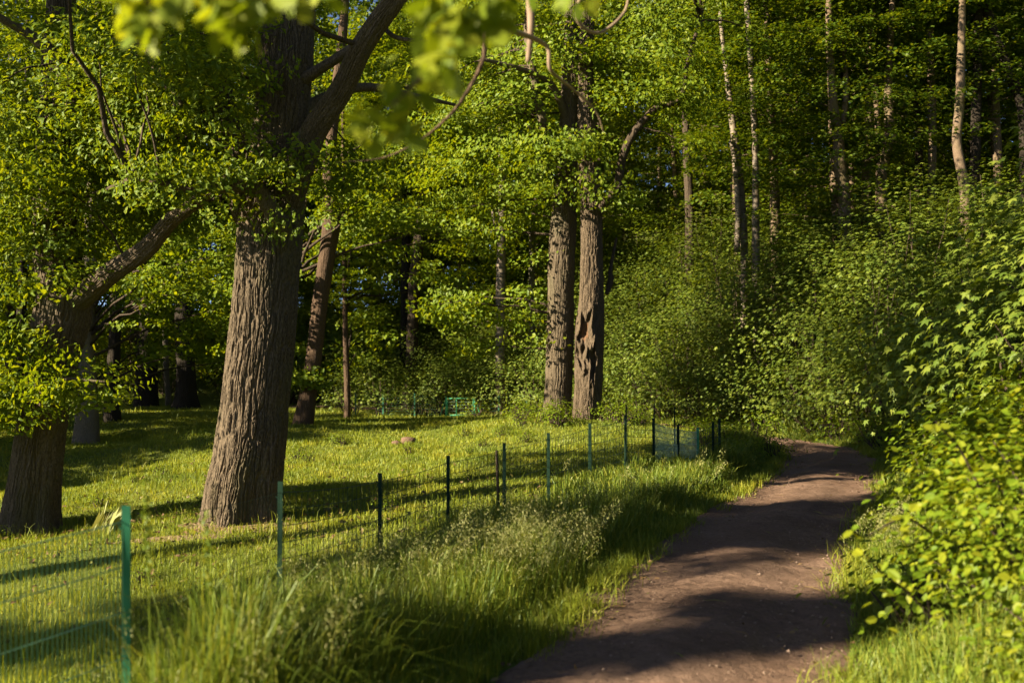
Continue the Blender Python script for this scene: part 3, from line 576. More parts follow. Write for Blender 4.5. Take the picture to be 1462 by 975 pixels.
T_('beech_tree', 'upright mossy trunk left of the curved double trunk on the bank', 'tree', [(1236, 305, 13), (1238, 240, 13), (1240, 160, 13), (1243, 80, 12), (1246, 0, 10)], 31, 'beech_bark', BEECH[2], 16, 'beeches on the wooded bank', None, 3.5)
T_('beech_tree', 'double trunk bending right then up between slim bank trees', 'tree', [(1258, 262, 16), (1262, 230, 15), (1270, 190, 15), (1268, 140, 12), (1270, 80, 10), (1274, 0, 8)], 30, 'beech_bark', BEECH[3], 17, 'beeches on the wooded bank', None, 4.2, [[(1262, 240, 11, .1), (1254, 190, 9, .2), (1250, 120, 8, .2)]])
T_('beech_tree', 'pale patchy trunk between shaded trunks on the upper bank', 'tree', [(1330, 280, 12), (1331, 210, 12), (1330, 150, 12), (1329, 90, 11), (1326, 0, 9)], 31, 'beech_bark', BEECH[0], 18, 'beeches on the wooded bank', None, 4)
T_('beech_tree', 'dark thin trunk beside the pale patchy trunk on the bank', 'tree', [(1313, 270, 12), (1312, 200, 11), (1309, 140, 10), (1306, 60, 8)], 34, 'dark_bark', BEECH[1], 19, 'beeches on the wooded bank', None, 4)
T_('beech_tree', 'leaning pinkish trunk, the sunlit one farthest right on the bank', 'tree', [(1378, 285, 15), (1372, 240, 14), (1366, 200, 13), (1370, 150, 13), (1372, 90, 11), (1374, 0, 9)], 28, 'beech_bark', BEECH[2], 20, 'beeches on the wooded bank', None, 4)
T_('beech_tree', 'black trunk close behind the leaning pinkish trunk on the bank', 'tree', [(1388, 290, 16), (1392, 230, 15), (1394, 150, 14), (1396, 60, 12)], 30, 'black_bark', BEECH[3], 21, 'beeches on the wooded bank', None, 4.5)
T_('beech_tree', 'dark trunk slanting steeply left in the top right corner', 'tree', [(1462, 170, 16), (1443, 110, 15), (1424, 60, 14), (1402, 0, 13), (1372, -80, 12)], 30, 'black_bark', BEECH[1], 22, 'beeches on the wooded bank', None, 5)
T_('forest_tree', 'dark trunk deep in the wood right of the hollow oak', 'tree', [(985, 330, 14), (984, 280, 13), (980, 210, 11), (978, 120, 9)], 38, 'dark_bark', BROAD[1], 23, None, None, 4)

# ================================================================ BACKGROUND TREES AND SHRUBS (copies)
rng = np.random.default_rng(21)
placed = []
def free(x, y, dmin):
    return all((x - a) ** 2 + (y - b) ** 2 > dmin * dmin for a, b in placed)
def scatter(n, box, dmin, fn, tmin=None, tries=4000):
    c = 0
    for _ in range(tries):
        if c >= n: break
        x = rng.uniform(box[0], box[1]); y = rng.uniform(box[2], box[3])
        if abs(x) > .60 * y + 3 or not free(x, y, dmin): continue
        if tmin is not None and path_t(x, y)[0][0] < tmin: continue
        placed.append((x, y)); fn(x, y); c += 1
def bgtree(kinds, name, label, group):
    def f(x, y): put(name, kinds[rng.integers(len(kinds))], ('crown', 'trunk'), label, 'tree', group, x, y, rng.uniform(0, 6.28), rng.uniform(.85, 1.15))
    return f
scatter(26, (8, 40, 25, 60), 2.9, bgtree(BEECH, 'beech_tree', 'layered beech crowded among others on the wooded bank', 'crowded beeches on the bank'), 5)
scatter(12, (-8, 12, 40, 54), 3.0, bgtree(BEECHL + BROAD[:1], 'forest_tree', 'bright leafy tree at the wood edge beyond the back fence', 'leafy trees beyond the back fence'), 2.5)
scatter(14, (-32, -4, 45, 58), 3.2, bgtree(BROAD, 'forest_tree', 'broad leafy tree in the wood beyond the shaded meadow', 'broad trees beyond the meadow'))
scatter(3, (-30, -19, 36, 44), 4.2, bgtree(BROAD[1:], 'meadow_tree', 'leafy tree rising behind the shaded meadow trunks', 'leafy trees on the shaded meadow'))
scatter(16, (-34, 40, 56, 68), 3.4, bgtree(BROAD, 'forest_tree', 'far tree closing the view deep in the wood', 'far trees deep in the wood'))
# shrubs along the right edge of the path and up the bank
placed = []
def shrub(kinds, label, group):
    def f(x, y): put('maple_shrub', kinds[rng.integers(len(kinds))], ('foliage', 'stem'), label, 'shrub', group, x, y, rng.uniform(0, 6.28), rng.uniform(.85, 1.2))
    return f
lab1 = 'dense young maple shrub crowding the shaded bank along the path'
for i in range(len(PATH)):
    pass
def along(y0, y1, off, step, kinds, label, group, jitter=.35):
    L = np.r_[0, np.cumsum(np.linalg.norm(np.diff(PATH, axis=0), axis=1))]; sel = [i for i in range(len(PATH)) if y0 < PATH[i][1] < y1 and PATH[i][0] > -14]
    if not sel: return
    for s in np.arange(L[sel[0]], L[sel[-1]], step):
        i = int(np.interp(s, L, np.arange(len(L)))); p = path_point(i, off + rng.normal(0, jitter))
        placed.append(tuple(p)); shrub(kinds, label, group)(p[0], p[1])
along(9.5, 15, 3.0, 1.5, [SHRUB[1], SHRUB[3]], lab1, 'maple shrubs on the bank', .2)
along(15, 26, 2.45, 1.25, [SHRUB[1], SHRUB[3], SHRUB[0]], lab1, 'maple shrubs on the bank', .2)
along(11.5, 25, 4.4, 1.5, [SHRUB[0], SHRUB[1]], lab1, 'maple shrubs on the bank')
along(13, 25, 6.0, 1.9, [SHRUB[0], SHRUB[1]], lab1, 'maple shrubs on the bank')
along(17, 26, 8.3, 2.3, [SHRUB[0], SHRUB[1]], lab1, 'maple shrubs on the bank')
lab2 = 'sunlit maple shrub in the leafy wall behind the path bend'
along(25, 47, 1.9, 1.0, [SHRUB[3]], lab2, 'sunlit shrubs behind the bend', .15)
along(25, 47, 2.5, 1.4, [SHRUB[0], SHRUB[2], SHRUB[4]], lab2, 'sunlit shrubs behind the bend')
along(25, 47, 4.0, 1.7, [SHRUB[2], SHRUB[4]], lab2, 'sunlit shrubs behind the bend')
along(25, 47, 6.2, 2.1, [SHRUB[2], SHRUB[4]], lab2, 'sunlit shrubs behind the bend')

placed = []
def under(kinds, s0, label, group):
    def f(x, y): put('forest_shrub', kinds[rng.integers(len(kinds))], ('foliage', 'stem'), label, 'shrub', group, x, y, rng.uniform(0, 6.28), s0 * rng.uniform(.8, 1.25))
    return f
BU = [shrub_variant(340 + k, h, 2.0, 2000, 'bright_leaf', OVAL_T, .17) for k, h in enumerate([4.2, 5.5, 6.5])]
scatter(34, (-14, 6, 45, 56), 1.9, under(BU, 1.0, 'bright undergrowth bush filling the wood behind the gate', 'undergrowth behind the gate'))
scatter(30, (-36, -10, 46, 60), 2.2, under(BU[:2], .9, 'dim undergrowth bush between the trunks beyond the shaded meadow', 'undergrowth beyond the meadow'))
scatter(46, (7, 34, 24, 50), 2.2, under(BU, .8, 'leafy undergrowth bush between the trunks on the wooded bank', 'undergrowth on the bank'), 8.5)

for X, Y, v in [(-6.3, 38.7, 3), (-5.0, 38.5, 1), (-3.6, 38.6, 3), (-2.6, 38.5, 1), (-1.3, 38.3, 3), (-.2, 38.0, 1), (.9, 37.2, 1), (2.0, 36.2, 3)]:
    put('maple_shrub', SHRUB[v], ('foliage', 'stem'), 'low bright maple shrub right behind the back wire fence and gate', 'shrub', 'low shrubs behind the back fence', X, Y, X * 2.1, .95)

# far wood closing the horizon
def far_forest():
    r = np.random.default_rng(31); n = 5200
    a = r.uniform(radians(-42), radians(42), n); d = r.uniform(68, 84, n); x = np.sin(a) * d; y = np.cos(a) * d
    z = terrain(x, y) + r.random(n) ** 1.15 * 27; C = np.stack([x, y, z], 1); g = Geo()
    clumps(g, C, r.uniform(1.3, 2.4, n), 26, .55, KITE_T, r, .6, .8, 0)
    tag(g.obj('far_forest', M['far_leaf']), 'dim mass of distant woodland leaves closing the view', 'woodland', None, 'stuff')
far_forest()

# unseen trees added to the left, crowns placed to shade the meadow, path and bank
def shade_tree(x, y, zc, rx, rz, n, seed, per=60, cr=.6):
    r = np.random.default_rng(seed); o = np.array([x, y, hz(x, y)]); t = thing('meadow_tree', 'unseen tree added left of the view to cast shade', 'tree', o, 'unseen shade trees left of the view')
    C = ell_clumps(r, (0, 0, zc), (rx, rx, rz), n, .05); wd = Geo(); g = Geo()
    wd.add(*tube(np.array([(0, 0, -.4), (.1, 0, zc * .5), (0, .1, zc), (0, 0, zc + rz * .8)]), [.24, .2, .12, .02], 12, True, None, seed, (.4, .4, 4), .4, .1))
    for c in C[::12]: wd.add(*tube(branch_pts((0, 0, max(.6, c[2] - 1)), c, r, 5, .03), np.linspace(.04, .01, 5), 5, False))
    clumps(g, C, cr, per, .24, OVAL_T, r); wd.obj('trunk', M['dark_bark'], t, True); g.obj('crown', M['oak_leaf'], t)
for k, a in enumerate([(-23.4, -.7, 13, 1.9, 4.8, 250, .42), (-13, 12.1, 4.3, .9, 2.3, 90, .45), (-17, 5.8, 15.8, 2.4, 3, 250, .62), (-18, 9.6, 16, 2.4, 3, 250, .62), (-16, 2.0, 15.5, 2.2, 3, 220, .62), (-22, -4.0, 13, .8, 3.2, 60, .3), (-20, 20, 5.5, 2.6, 4.5, 220), (-20, 15.6, 3.9, 2.0, 2.9, 170), (-23, 19, 4.2, 2.4, 3, 180), (-23, 24, 6, 3.2, 5, 260), (-18, 26, 5.5, 2.4, 4.5, 220), (-26, 29, 5.5, 3.0, 4.6, 240), (-30, 33, 6.5, 3.2, 5.6, 260), (-31, 38, 8, 3.6, 7, 320)]): shade_tree(*a[:6], 500 + k, 60, a[6] if len(a) > 6 else .6)

# ================================================================ GRASS
FEN = np.array([(-3.4, .6), (-2.55, 2.4), (-1.74, 4.5), (-1.51, 6.5), (-1.125, 8.5), (-.64, 10), (-.09, 11.3), (.457, 12.5), (1.09, 14), (1.71, 15), (2.22, 15.6), (2.67, 16), (3.04, 16.3), (3.6, 17.3), (4.3, 20), (5.2, 24)])
def fence_x(y): return np.interp(y, FEN[:, 1], FEN[:, 0])
def blades(geo, x, y, h, wd, rng, lean=.35, tall=True, droop=.25):
    n = len(x); z = terrain(x, y) - .015; a = rng.uniform(0, 2 * pi, n); f = np.stack([np.cos(a), np.sin(a), 0 * a], 1)
    la = rng.uniform(0, 2 * pi, n); ld = np.stack([np.cos(la), np.sin(la), 0 * la], 1) * (np.abs(rng.normal(0, lean, n)) * h)[:, None]
    B = np.stack([x, y, z], 1); up = np.array([0, 0, 1.])
    if tall:
        m1 = B + ld * .22 + up * (h * .42)[:, None]; m2 = B + ld * .55 + up * (h * .80)[:, None]; tp = B + ld * 1.15 + up * (h * (1 - droop * rng.random(n)))[:, None]
        s = f * (wd / 2)[:, None]
        V = np.stack([B - s, B + s, m1 - s * .9, m1 + s * .9, m2 - s * .6, m2 + s * .6, tp], 1); i = (np.arange(n) * 7)[:, None]
        geo.add(V, np.concatenate([i + np.array([[0, 1, 3, 2]]), i + np.array([[2, 3, 5, 4]])]), i + np.array([[4, 5, 6]]))
    else:
        m = B + ld * .3 + up * (h * .55)[:, None]; tp = B + ld + up * h[:, None]; s = f * (wd / 2)[:, None]
        V = np.stack([B - s, B + s, m - s * .8, m + s * .8, tp], 1); i = (np.arange(n) * 5)[:, None]
        geo.add(V, i + np.array([[0, 1, 3, 2]]), i + np.array([[2, 3, 4]]))
def view_points(n, d0, d1, p, rng):
    """points in the wedge of ground the path looks out on, thinning with distance"""
    u = rng.random(n); q = 2 - p; d = (d0 ** q + u * (d1 ** q - d0 ** q)) ** (1 / q); x = rng.uniform(-.60, .60, n) * d + rng.normal(0, .3, n)
    return x, d
rng = np.random.default_rng(51)
# short meadow grass
x, y = view_points(520000, 4.5, 46, 1.2, rng); t, _ = path_t(x, y)
k = (t < -.95) & (x < fence_x(y) + .3 + 40 * (y > 19)) & ((x + 3.7) ** 2 + (y - 13.4) ** 2 > .75 * rng.random(len(x))); x, y = x[k], y[k]
pt = vnoise(x * .8 + 90, y * .8 + 90, None, 61); pt2 = vnoise(x * 2.9 + 90, y * 2.9 + 90, None, 62)
h = (.04 + .035 * pt + .05 * pt2 ** 2) * rng.uniform(.6, 1.5, len(x)); wd = .007 * np.clip(y / 9, 1, 3.4) * rng.uniform(.7, 1.3, len(x))
g = Geo(); blades(g, x, y, h, wd, rng, .5, False)
k = (rng.random(len(x)) < .04) & (pt2 > .5); blades(g, x[k], y[k], h[k] * 1.8 + .05, wd[k] * .8, rng, .45, True)
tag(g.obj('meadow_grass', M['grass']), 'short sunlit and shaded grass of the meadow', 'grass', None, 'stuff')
# tall grass of the verge between the fence and the path
N = 150000; y = 2.3 + 24 * rng.random(N) ** 1.5; a = rng.random(N); tl = PATH[np.clip(np.searchsorted(PATH[:len(PATH) * 6 // 10, 1], y), 0, len(PATH) - 1)]
ii = np.clip(np.searchsorted(PATH[:len(PATH) * 6 // 10, 1], y), 0, len(PATH) - 1); xe = PATH[ii, 0] - 1.0 / np.maximum(.5, PTAN[ii, 1]); xf = fence_x(y) - .55
x = xf + (xe + .10 - xf) * a; t, _ = path_t(x, y)
prof = .30 + .70 * sstep(-1.0, -1.55, t) * (1 - .0 * t)
clump = vnoise(x * 1.7 + 40, y * 1.7 + 40, None, 63); cl2 = vnoise(x * 5 + 40, y * 5 + 40, None, 64)
h = (.16 + .34 * clump + .24 * cl2) * prof * rng.uniform(.55, 1.25, N); h *= np.where(y < 5.5, 1.15, 1.0) * np.where(x < fence_x(y) - .1, .4, 1) * np.where((x < -1.35) & (y < 5.2), .42, 1) * np.where(y < 10, 1.12, .8)
k = (t < -.9) & (rng.random(N) < .35 + .9 * cl2)
wd = .0075 * np.clip(y / 8, .8, 2.2) * rng.uniform(.6, 1.3, N)
g = Geo(); blades(g, x[k], y[k], h[k], wd[k], rng, .42, True, .3)
tag(g.obj('verge_grass', M['tall_grass']), 'tall unmown grass between the fence and the dirt path', 'grass', None, 'stuff')
# right verge and the foot of the bank
N = 60000; i0 = [i for i in range(len(PATH)) if 1.5 < PATH[i][1] and PATH[i][0] > -3]; i0 = np.array(i0)
wgt = 1 / np.maximum(3, PATH[i0, 1]) ** .8; ii = rng.choice(i0, N, p=wgt / wgt.sum()); off = .88 + 2.4 * rng.random(N) ** 1.3
P = PATH[ii] + off[:, None] * np.stack([PTAN[ii, 1], -PTAN[ii, 0]], 1) + rng.normal(0, .12, (N, 2)); x, y = P[:, 0], P[:, 1]; t, _ = path_t(x, y); k = t > .88
cl = vnoise(x * 1.9 + 40, y * 1.9 + 40, None, 65)
h = (.10 + .45 * cl) * (.35 + .65 * sstep(.9, 1.6, t)) * rng.uniform(.5, 1.3, N)
g = Geo(); blades(g, x[k], y[k], h[k], .008 * np.clip(y[k] / 8, .8, 2.4) * rng.uniform(.6, 1.3, k.sum()), rng, .55, True, .35)
tag(g.obj('bank_grass', M['tall_grass']), 'ragged grass at the foot of the wooded bank', 'grass', None, 'stuff')
# low creeping tufts on the path's own edges
N = 30000; ii = rng.choice(i0, N, p=wgt / wgt.sum()); sg = np.where(rng.random(N) < .5, -1, 1); off = sg * (.96 - np.abs(rng.normal(0, .10, N)))
P = PATH[ii] + off[:, None] * np.stack([PTAN[ii, 1], -PTAN[ii, 0]], 1) + rng.normal(0, .05, (N, 2)); x, y = P[:, 0], P[:, 1]
k = vnoise(x * 2.5 + 40, y * 2.5 + 40, None, 66) > .5
g = Geo(); blades(g, x[k], y[k], rng.uniform(.04, .20, k.sum()), .007 * np.clip(y[k] / 8, .8, 2.4), rng, .7, False)
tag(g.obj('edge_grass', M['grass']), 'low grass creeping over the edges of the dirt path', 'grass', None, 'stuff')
# flowering grasses with drooping seed heads
def seed_grass(pts, hs, rng, nspk=46, spk=.017):
    st = Geo(); hd = Geo(); sp = []; sn = []
    for (x, y), h in zip(pts, hs):
        a = rng.normal(.2, .9); lean = rng.uniform(.15, .55) * h; z = hz(x, y); tt = np.linspace(0, 1, 8)
        P = np.stack([x + cos(a) * lean * tt ** 2, y + sin(a) * lean * tt ** 2, z + h * (tt - .22 * tt ** 4 * rng.uniform(.3, 1.3))], 1)
        r = .0016 * max(1, y / 7); st.add(*tube(P, np.linspace(r * 1.3, r * .6, 8), 3, False))
        k = nspk; f = .66 + .34 * rng.random(k); base = np.stack([np.interp(f, tt, P[:, j]) for j in range(3)], 1)
        sd_ = np.array([cos(a), sin(a), 0]) * .8 + rng.normal(0, .7, (k, 3)); ln = .075 * (1.25 - f) / .6 * rng.uniform(.4, 1.3, k)
        p = base + nrm(sd_) * ln[:, None]; p[:, 2] -= ln * .5; sp.append(p); sn.append(nrm(rng.normal(0, 1, (k, 3))))
    sp = np.vstack(sp); sn = np.vstack(sn)
    T = (np.array([(0, 0, 0), (.5, .13, .03), (1, 0, 0), (.5, -.13, .03)]), None, np.array([(0, 2, 1), (0, 3, 2)]))
    leaves(hd, sp, sn, spk * rng.uniform(.7, 1.4, len(sp)) * np.clip(sp[:, 1] / 7, .9, 2), T, rng, np.array([[.35, 0, -1.]]) + 0 * sp, .3)
    return st, hd
pts = []; hs = []
for cx, cy_, n, h0, sx, sy in [(.15, 7.0, 60, .60, .28, .35), (-.25, 7.3, 50, .64, .35, .5), (-.75, 7.2, 50, .60, .4, .7), (-1.1, 7.0, 30, .60, .35, .8), (-.5, 9.4, 24, .6, .5, .7), (.9, 10.5, 14, .5, .4, 1.2), (-1.1, 5.6, 22, .62, .3, .5), (-1.2, 4.3, 16, .66, .3, .5), (1.8, 14, 16, .5, .8, 2), (4.2, 10.6, 16, .55, .3, .7), (3.15, 8.9, 30, .45, .15, .4), (2.95, 8.0, 34, .42, .12, .35), (2.6, 5.2, 16, .4, .3, .5)]:
    for _ in range(int(n * 1.7)):
        X, Y = rng.normal(cx, sx), rng.normal(cy_, sy)
        if abs(path_t(X, Y)[0][0]) > .92: pts.append((X, Y)); hs.append((h0 + .14) * rng.uniform(.75, 1.2))
st, hd = seed_grass(pts, hs, rng)
tag(st.obj('grass_stalks', M['tall_grass']), 'thin stalks of flowering grass beside the path', 'grass', None, 'stuff')
tag(hd.obj('grass_seed_heads', M['seed']), 'pale drooping seed heads of the flowering grass', 'grass', None, 'stuff')
# two tall single flower stalks in front of the furrowed oak
for px, py, lab in [(203, 690, 'tall blurred grass stalk just right of the nearest green post'), (290, 735, 'tall blurred grass stalk in front of the huge oak')]:
    top = at(px, py, 3.6); bx, by = top[0] + .05, 3.62; t = thing('grass_stalk', lab, 'plant', (bx, by, hz(bx, by)), 'tall single grass stalks')
    o = np.array([bx, by, hz(bx, by)]); H = top[2] - o[2]; tt = np.linspace(0, 1, 8)[:, None]
    Geo().add(*tube(np.hstack([(top[0] - bx) * tt ** 1.6, 0 * tt, -.05 + (H + .05) * tt]), np.linspace(.0035, .0015, 8), 4, True)).obj('stem', M['tall_grass'], t)
    n = 90; f = rng.uniform(.74, 1.0, n); pp = np.stack([(top[0] - bx) * f ** 1.6, 0 * f, H * f], 1) + rng.normal(0, .007, (n, 3)); gg = Geo()
    leaves(gg, pp, nrm(rng.normal(0, 1, (n, 3))), .02, KITE_T, rng, np.array([[0, 0, 1.]]) + 0 * pp, .3); gg.obj('seed_head', M['tall_grass'], t)
# weeds
placed = []
def weed(x, y, s=1, label='low leafy weed at the edge of the path', grp='weeds along the path'):
    put('weed_plant', WEED[rng.integers(3)], ('foliage', 'stem'), label, 'plant', grp, x, y, rng.uniform(0, 6.28), s * rng.uniform(.6, 1.2))
for _ in range(60):
    i = rng.choice(i0); s = rng.choice([-1, 1, 1]); p = path_point(i, s * (1.25 + abs(rng.normal(0, .35))))
    if p[1] > (6 if s > 0 else 17): weed(p[0], p[1])
for _ in range(20): weed(rng.uniform(3.9, 5.2), rng.uniform(18.5, 23), .75, 'rank leafy weed on the grassy bump at the path bend', 'weeds at the path bend')
for _ in range(16): weed(rng.normal(1.7, .9), rng.normal(25.8, .5), .8, 'leafy weed around the feet of the close pair of oaks', 'weeds at the paired oaks')

for _ in range(26):
    X, Y = rng.uniform(-7, 1.5), rng.uniform(10, 26)
    if X < fence_x(Y) - .3: weed(X, Y, .42, 'small broad leafed weed in the meadow lawn', 'weeds in the meadow')
# ================================================================ FENCES AND GATE
def angle_post(o, base, top, wdt=.042, th=.006):
    """an L-section steel post"""
    prof = np.array([(0, 0), (wdt, 0), (wdt, th), (th, th), (th, wdt), (0, wdt)]) - wdt / 2
    g = Geo(); b = np.asarray(base) - o; tp = np.asarray(top) - o
    V = np.vstack([np.c_[prof + b[:2], np.full(6, b[2])], np.c_[prof + tp[:2], np.full(6, tp[2])]])
    q = [(i, (i + 1) % 6, 6 + (i + 1) % 6, 6 + i) for i in range(6)]
    g.add(V, q + [(6, 7, 8, 9), (6, 9, 10, 11)])
    for f in np.arange(.12, .95, .16):                            # hook tabs for the wires
        c = b + (tp - b) * f - np.array([wdt / 2 + .004, 0, 0]); g.add(*tube([c, c + np.array([-.012, 0, .012])], [.004, .003], 4, True))
    return g
def net(o, a0, a1, b0, b1, dv, dh, r, sag=0.02):
    """netting between two posts: a0, a1 bottom and top at one post, b0, b1 at the other"""
    g = Geo(); a0, a1, b0, b1 = [np.asarray(v, float) - o for v in (a0, a1, b0, b1)]; L = np.linalg.norm(b0 - a0); H = np.linalg.norm(a1 - a0)
    def P(u, v):
        p = (a0 * (1 - u) + b0 * u) * (1 - v) + (a1 * (1 - u) + b1 * u) * v; p = p.copy(); p[2] -= sag * 4 * u * (1 - u) * v; p[1] += .012 * sin(9 * u + 5 * v); return p
    for u in np.arange(dv / 2 / L, 1, dv / L): g.add(*tube([P(u, v) for v in (0, .5, 1)], [r * .8] * 3, 3, False))
    for v in np.linspace(.02, 1, max(2, int(H / dh) + 1)): g.add(*tube([P(u, v) for u in np.linspace(0, 1, 7)], [r] * 7, 3, False))
    return g
posts = [(None, None, 2.4, -2.55), (182, 721, 4.5, None), (401, 687, 6.5, None), (543, 675, 8.5, None), (640, 650, 10, None), (720, 632, 11.3, None), (783, 618, 12.5, None), (842, 604, 14, None), (893, 592, 15, None), (933, 597, 15.6, None), (968, 606, 16.0, None), (996, 610, 16.3, None), (1018, 602, 16.9, None), (1027, 597, 17.3, None)]
o = np.array([-1.7, 4.5, hz(-1.7, 4.5)]); fen = thing('mesh_fence', 'green net fence on slim steel posts along the left verge of the path', 'fence', o)
PP = []
for px, py, d, xx in posts:
    top = at(px, py, d) if px else np.array([xx, d, hz(xx, d) + 1.12]); b = np.array([top[0] + (.02 if d < 6 else 0), d, hz(top[0], d) - .25]); PP.append((b, top))
    near = d < 6
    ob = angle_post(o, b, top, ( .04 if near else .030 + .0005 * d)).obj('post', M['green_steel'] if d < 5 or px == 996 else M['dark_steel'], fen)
    if px == 182: ob['label'] = 'sunlit bright green post, nearest of the fence'
for i in range(len(PP) - 1):
    (b0, t0), (b1, t1) = PP[i], PP[i + 1]; d = (b0[1] + b1[1]) / 2; gz = lambda p: np.array([p[0], p[1], hz(p[0], p[1]) + .03]); dn = np.array([0, 0, -.07])
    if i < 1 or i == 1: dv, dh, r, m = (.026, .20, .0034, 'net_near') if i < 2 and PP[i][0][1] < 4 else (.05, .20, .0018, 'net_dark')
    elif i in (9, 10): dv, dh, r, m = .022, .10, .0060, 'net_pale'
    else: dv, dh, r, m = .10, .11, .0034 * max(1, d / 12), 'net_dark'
    tb = t0 + dn; te = t1 + dn
    net(o, gz(b0), tb, gz(b1), te, dv, dh, r).obj('netting', M[m], fen)
# leaning stake near the fence and the slim spare rods
b = at(703, 692, 11); b[2] = hz(b[0], b[1]); t = thing('wooden_stake', 'thin dark stake leaning right beside the net fence', 'stake', b)
Geo().add(*tube([(0, 0, -.2), (.06, 0, .3), tuple(at(709, 643, 11) - b)], [.02, .019, .014], 8, True, None, 2, None, .05, .2)).obj('pole', M['dark_bark'], t, True)
for px, py, d, lab in [(894, 578, 17, 'slim rod rising above the net fence, leftmost of the slim rods'), (934, 576, 18, 'slim rod rising above the net fence, between two shorter rods'), (963, 580, 18.5, 'short slim rod just left of the pale green net')]:
    tp = at(px, py, d); b = np.array([tp[0], d, hz(tp[0], d)]); t = thing('fence_rod', lab, 'rod', b, 'slim rods behind the fence')
    Geo().add(*tube([(0, 0, -.25), tuple(tp - b)], [.014, .012], 8, True)).obj('rod', M['dark_steel'], t)
# wire fence at the back with its gate
gd = 37.5
bp = [(508, 561), (547, 562), (592, 562)]; bp2 = [(712, 571), (752, 574), (786, 580)]
def back_fence(lst, lab, extra=None, rest='green_steel'):
    P = []; c = at(*lst[0], gd); o = np.array([c[0], gd, hz(c[0], gd)]); f = thing('mesh_fence', lab, 'fence', o)
    for px, py in lst:
        tp = at(px, py, gd); gz = hz(tp[0], gd); tp[2] = max(tp[2], gz + .75); P.append((np.array([tp[0], gd, gz - .2]), tp))
    for b, t in P: angle_post(o, b, t, .05, .012).obj('post', M['back_steel'], f)
    L = P + ([extra] if extra is not None else [])
    L = sorted(L, key=lambda p: p[0][0])
    for (b0, t0), (b1, t1) in zip(L[:-1], L[1:]):
        up = np.array([0, 0, .22]); net(o, b0 + up, t0 - [0, 0, .05], b1 + up, t1 - [0, 0, .05], .14, .10, .0035).obj('netting', M['net_back'], f)
gl = at(637, 566, gd); gr = at(678, 569, gd); gz = hz(gl[0], gd)
back_fence(bp, 'pale green wire fence running left from the little gate', (np.array([gl[0] - .08, gd, gz - .2]), np.array([gl[0] - .08, gd, gl[2]])))
back_fence(bp2, 'pale green wire fence between the little gate and the close pair of oaks', (np.array([gr[0] + .1, gd, hz(gr[0], gd) - .2]), np.array([gr[0] + .1, gd, gr[2]])))
o = np.array([gl[0], gd, gz]); gate = thing('garden_gate', 'small green steel wire gate at the back of the meadow', 'gate', o)
Wd = gr[0] - gl[0]; H = gl[2] - gz
def bars(lst, r): 
    g = Geo()
    for a, b in lst: g.add(*tube([a, b], [r, r], 8, True))
    return g
bars([((0, 0, -.2), (0, 0, H))], .035).obj('post', M['green_steel'], gate, True)
bars([((Wd, 0, -.2), (Wd, 0, H - .02))], .035).obj('post', M['green_steel'], gate, True)
bars([((0, .02, H * .96), (-.28, .02, -.1))], .018).obj('brace', M['green_steel'], gate, True)
bars([((Wd, .02, H * .92), (Wd + .26, .02, -.1))], .018).obj('brace', M['green_steel'], gate, True)
lf = bars([((.06, 0, .08), (.06, 0, H - .07)), ((Wd - .06, 0, .08), (Wd - .06, 0, H - .07)), ((.06, 0, H - .07), (Wd - .06, 0, H - .07)), ((.06, 0, .08), (Wd - .06, 0, .08)), ((Wd * .36, 0, .08), (Wd * .36, 0, H - .07))], .02).obj('leaf_frame', M['green_steel'], gate, True)
net(np.zeros(3), (.07, .0, .1), (.07, 0, H - .09), (Wd - .07, 0, .1), (Wd - .07, 0, H - .09), .12, .10, .004, 0).obj('netting', M['net_pale'], gate)
bars([((Wd - .09, -.03, H * .5), (Wd - .2, -.05, H * .5))], .012).obj('handle', M['dark_steel'], gate)

# ================================================================ NEAR FOLIAGE
# oak standing behind and left of the camera; its drooping twigs hang into the top of the view
NO = np.array([-3.3, -3.4, hz(-3.3, -3.4)])
near = thing('oak_tree', 'near oak whose bright blurred leaves hang in from the top edge', 'tree', NO)
Geo().add(*tube(np.array([(0, 0, -.4), (0, 0, .5), (.1, .1, 2.5), (.2, .1, 5), (.3, .0, 8)]), [.5, .42, .38, .3, .08], 40, True, (14, .03, .3), 5, (.4, .4, 5), .08, .1)).obj('trunk', M['oak_bark'], near, True)
def limb(pts, r0, r1, m='oak_bark'):
    P = catmull(np.array(pts) - NO, 8); Geo().add(*tube(P, np.linspace(r0, r1, len(P)), 10, True, None, 8, None, None, .1)).obj('limb', M[m], near, True)
limb([NO + (.15, .1, 3.3), (-2.4, -1.2, 3.5), (-1.3, .6, 3.25), (-.6, 1.9, 2.75), (-.45, 2.3, 2.55)], .10, .008)
limb([(-1.3, .6, 3.25), (-.6, 1.6, 3.0), tuple(at(690, -60, 2.2)), tuple(at(650, 60, 2.1)), tuple(at(560, 150, 2.05))], .03, .003)
limb([(-1.3, .6, 3.25), (-1.0, 1.5, 2.8), tuple(at(300, -60, 2.1)), tuple(at(240, -10, 2.1)), tuple(at(190, 10, 2.1))], .025, .003)
limb([NO + (.2, .1, 3.9), (-1.6, .2, 4.6), (-.4, 2.6, 4.1), tuple(at(775, -90, 4.4)), tuple(at(730, -20, 4.4)), tuple(at(696, 40, 4.4)), tuple(at(690, 85, 4.4)), tuple(at(668, 130, 4.4)), tuple(at(642, 165, 4.4)), tuple(at(600, 200, 4.5)), tuple(at(545, 226, 4.6)), tuple(at(480, 232, 4.7))], .022, .002, 'red_bark')
limb([(-.4, 2.6, 4.1), (.1, 4.0, 3.5), tuple(at(757, -20, 5)), tuple(at(758, 40, 5)), tuple(at(754, 88, 5))], .035, .012, 'bare_twig')
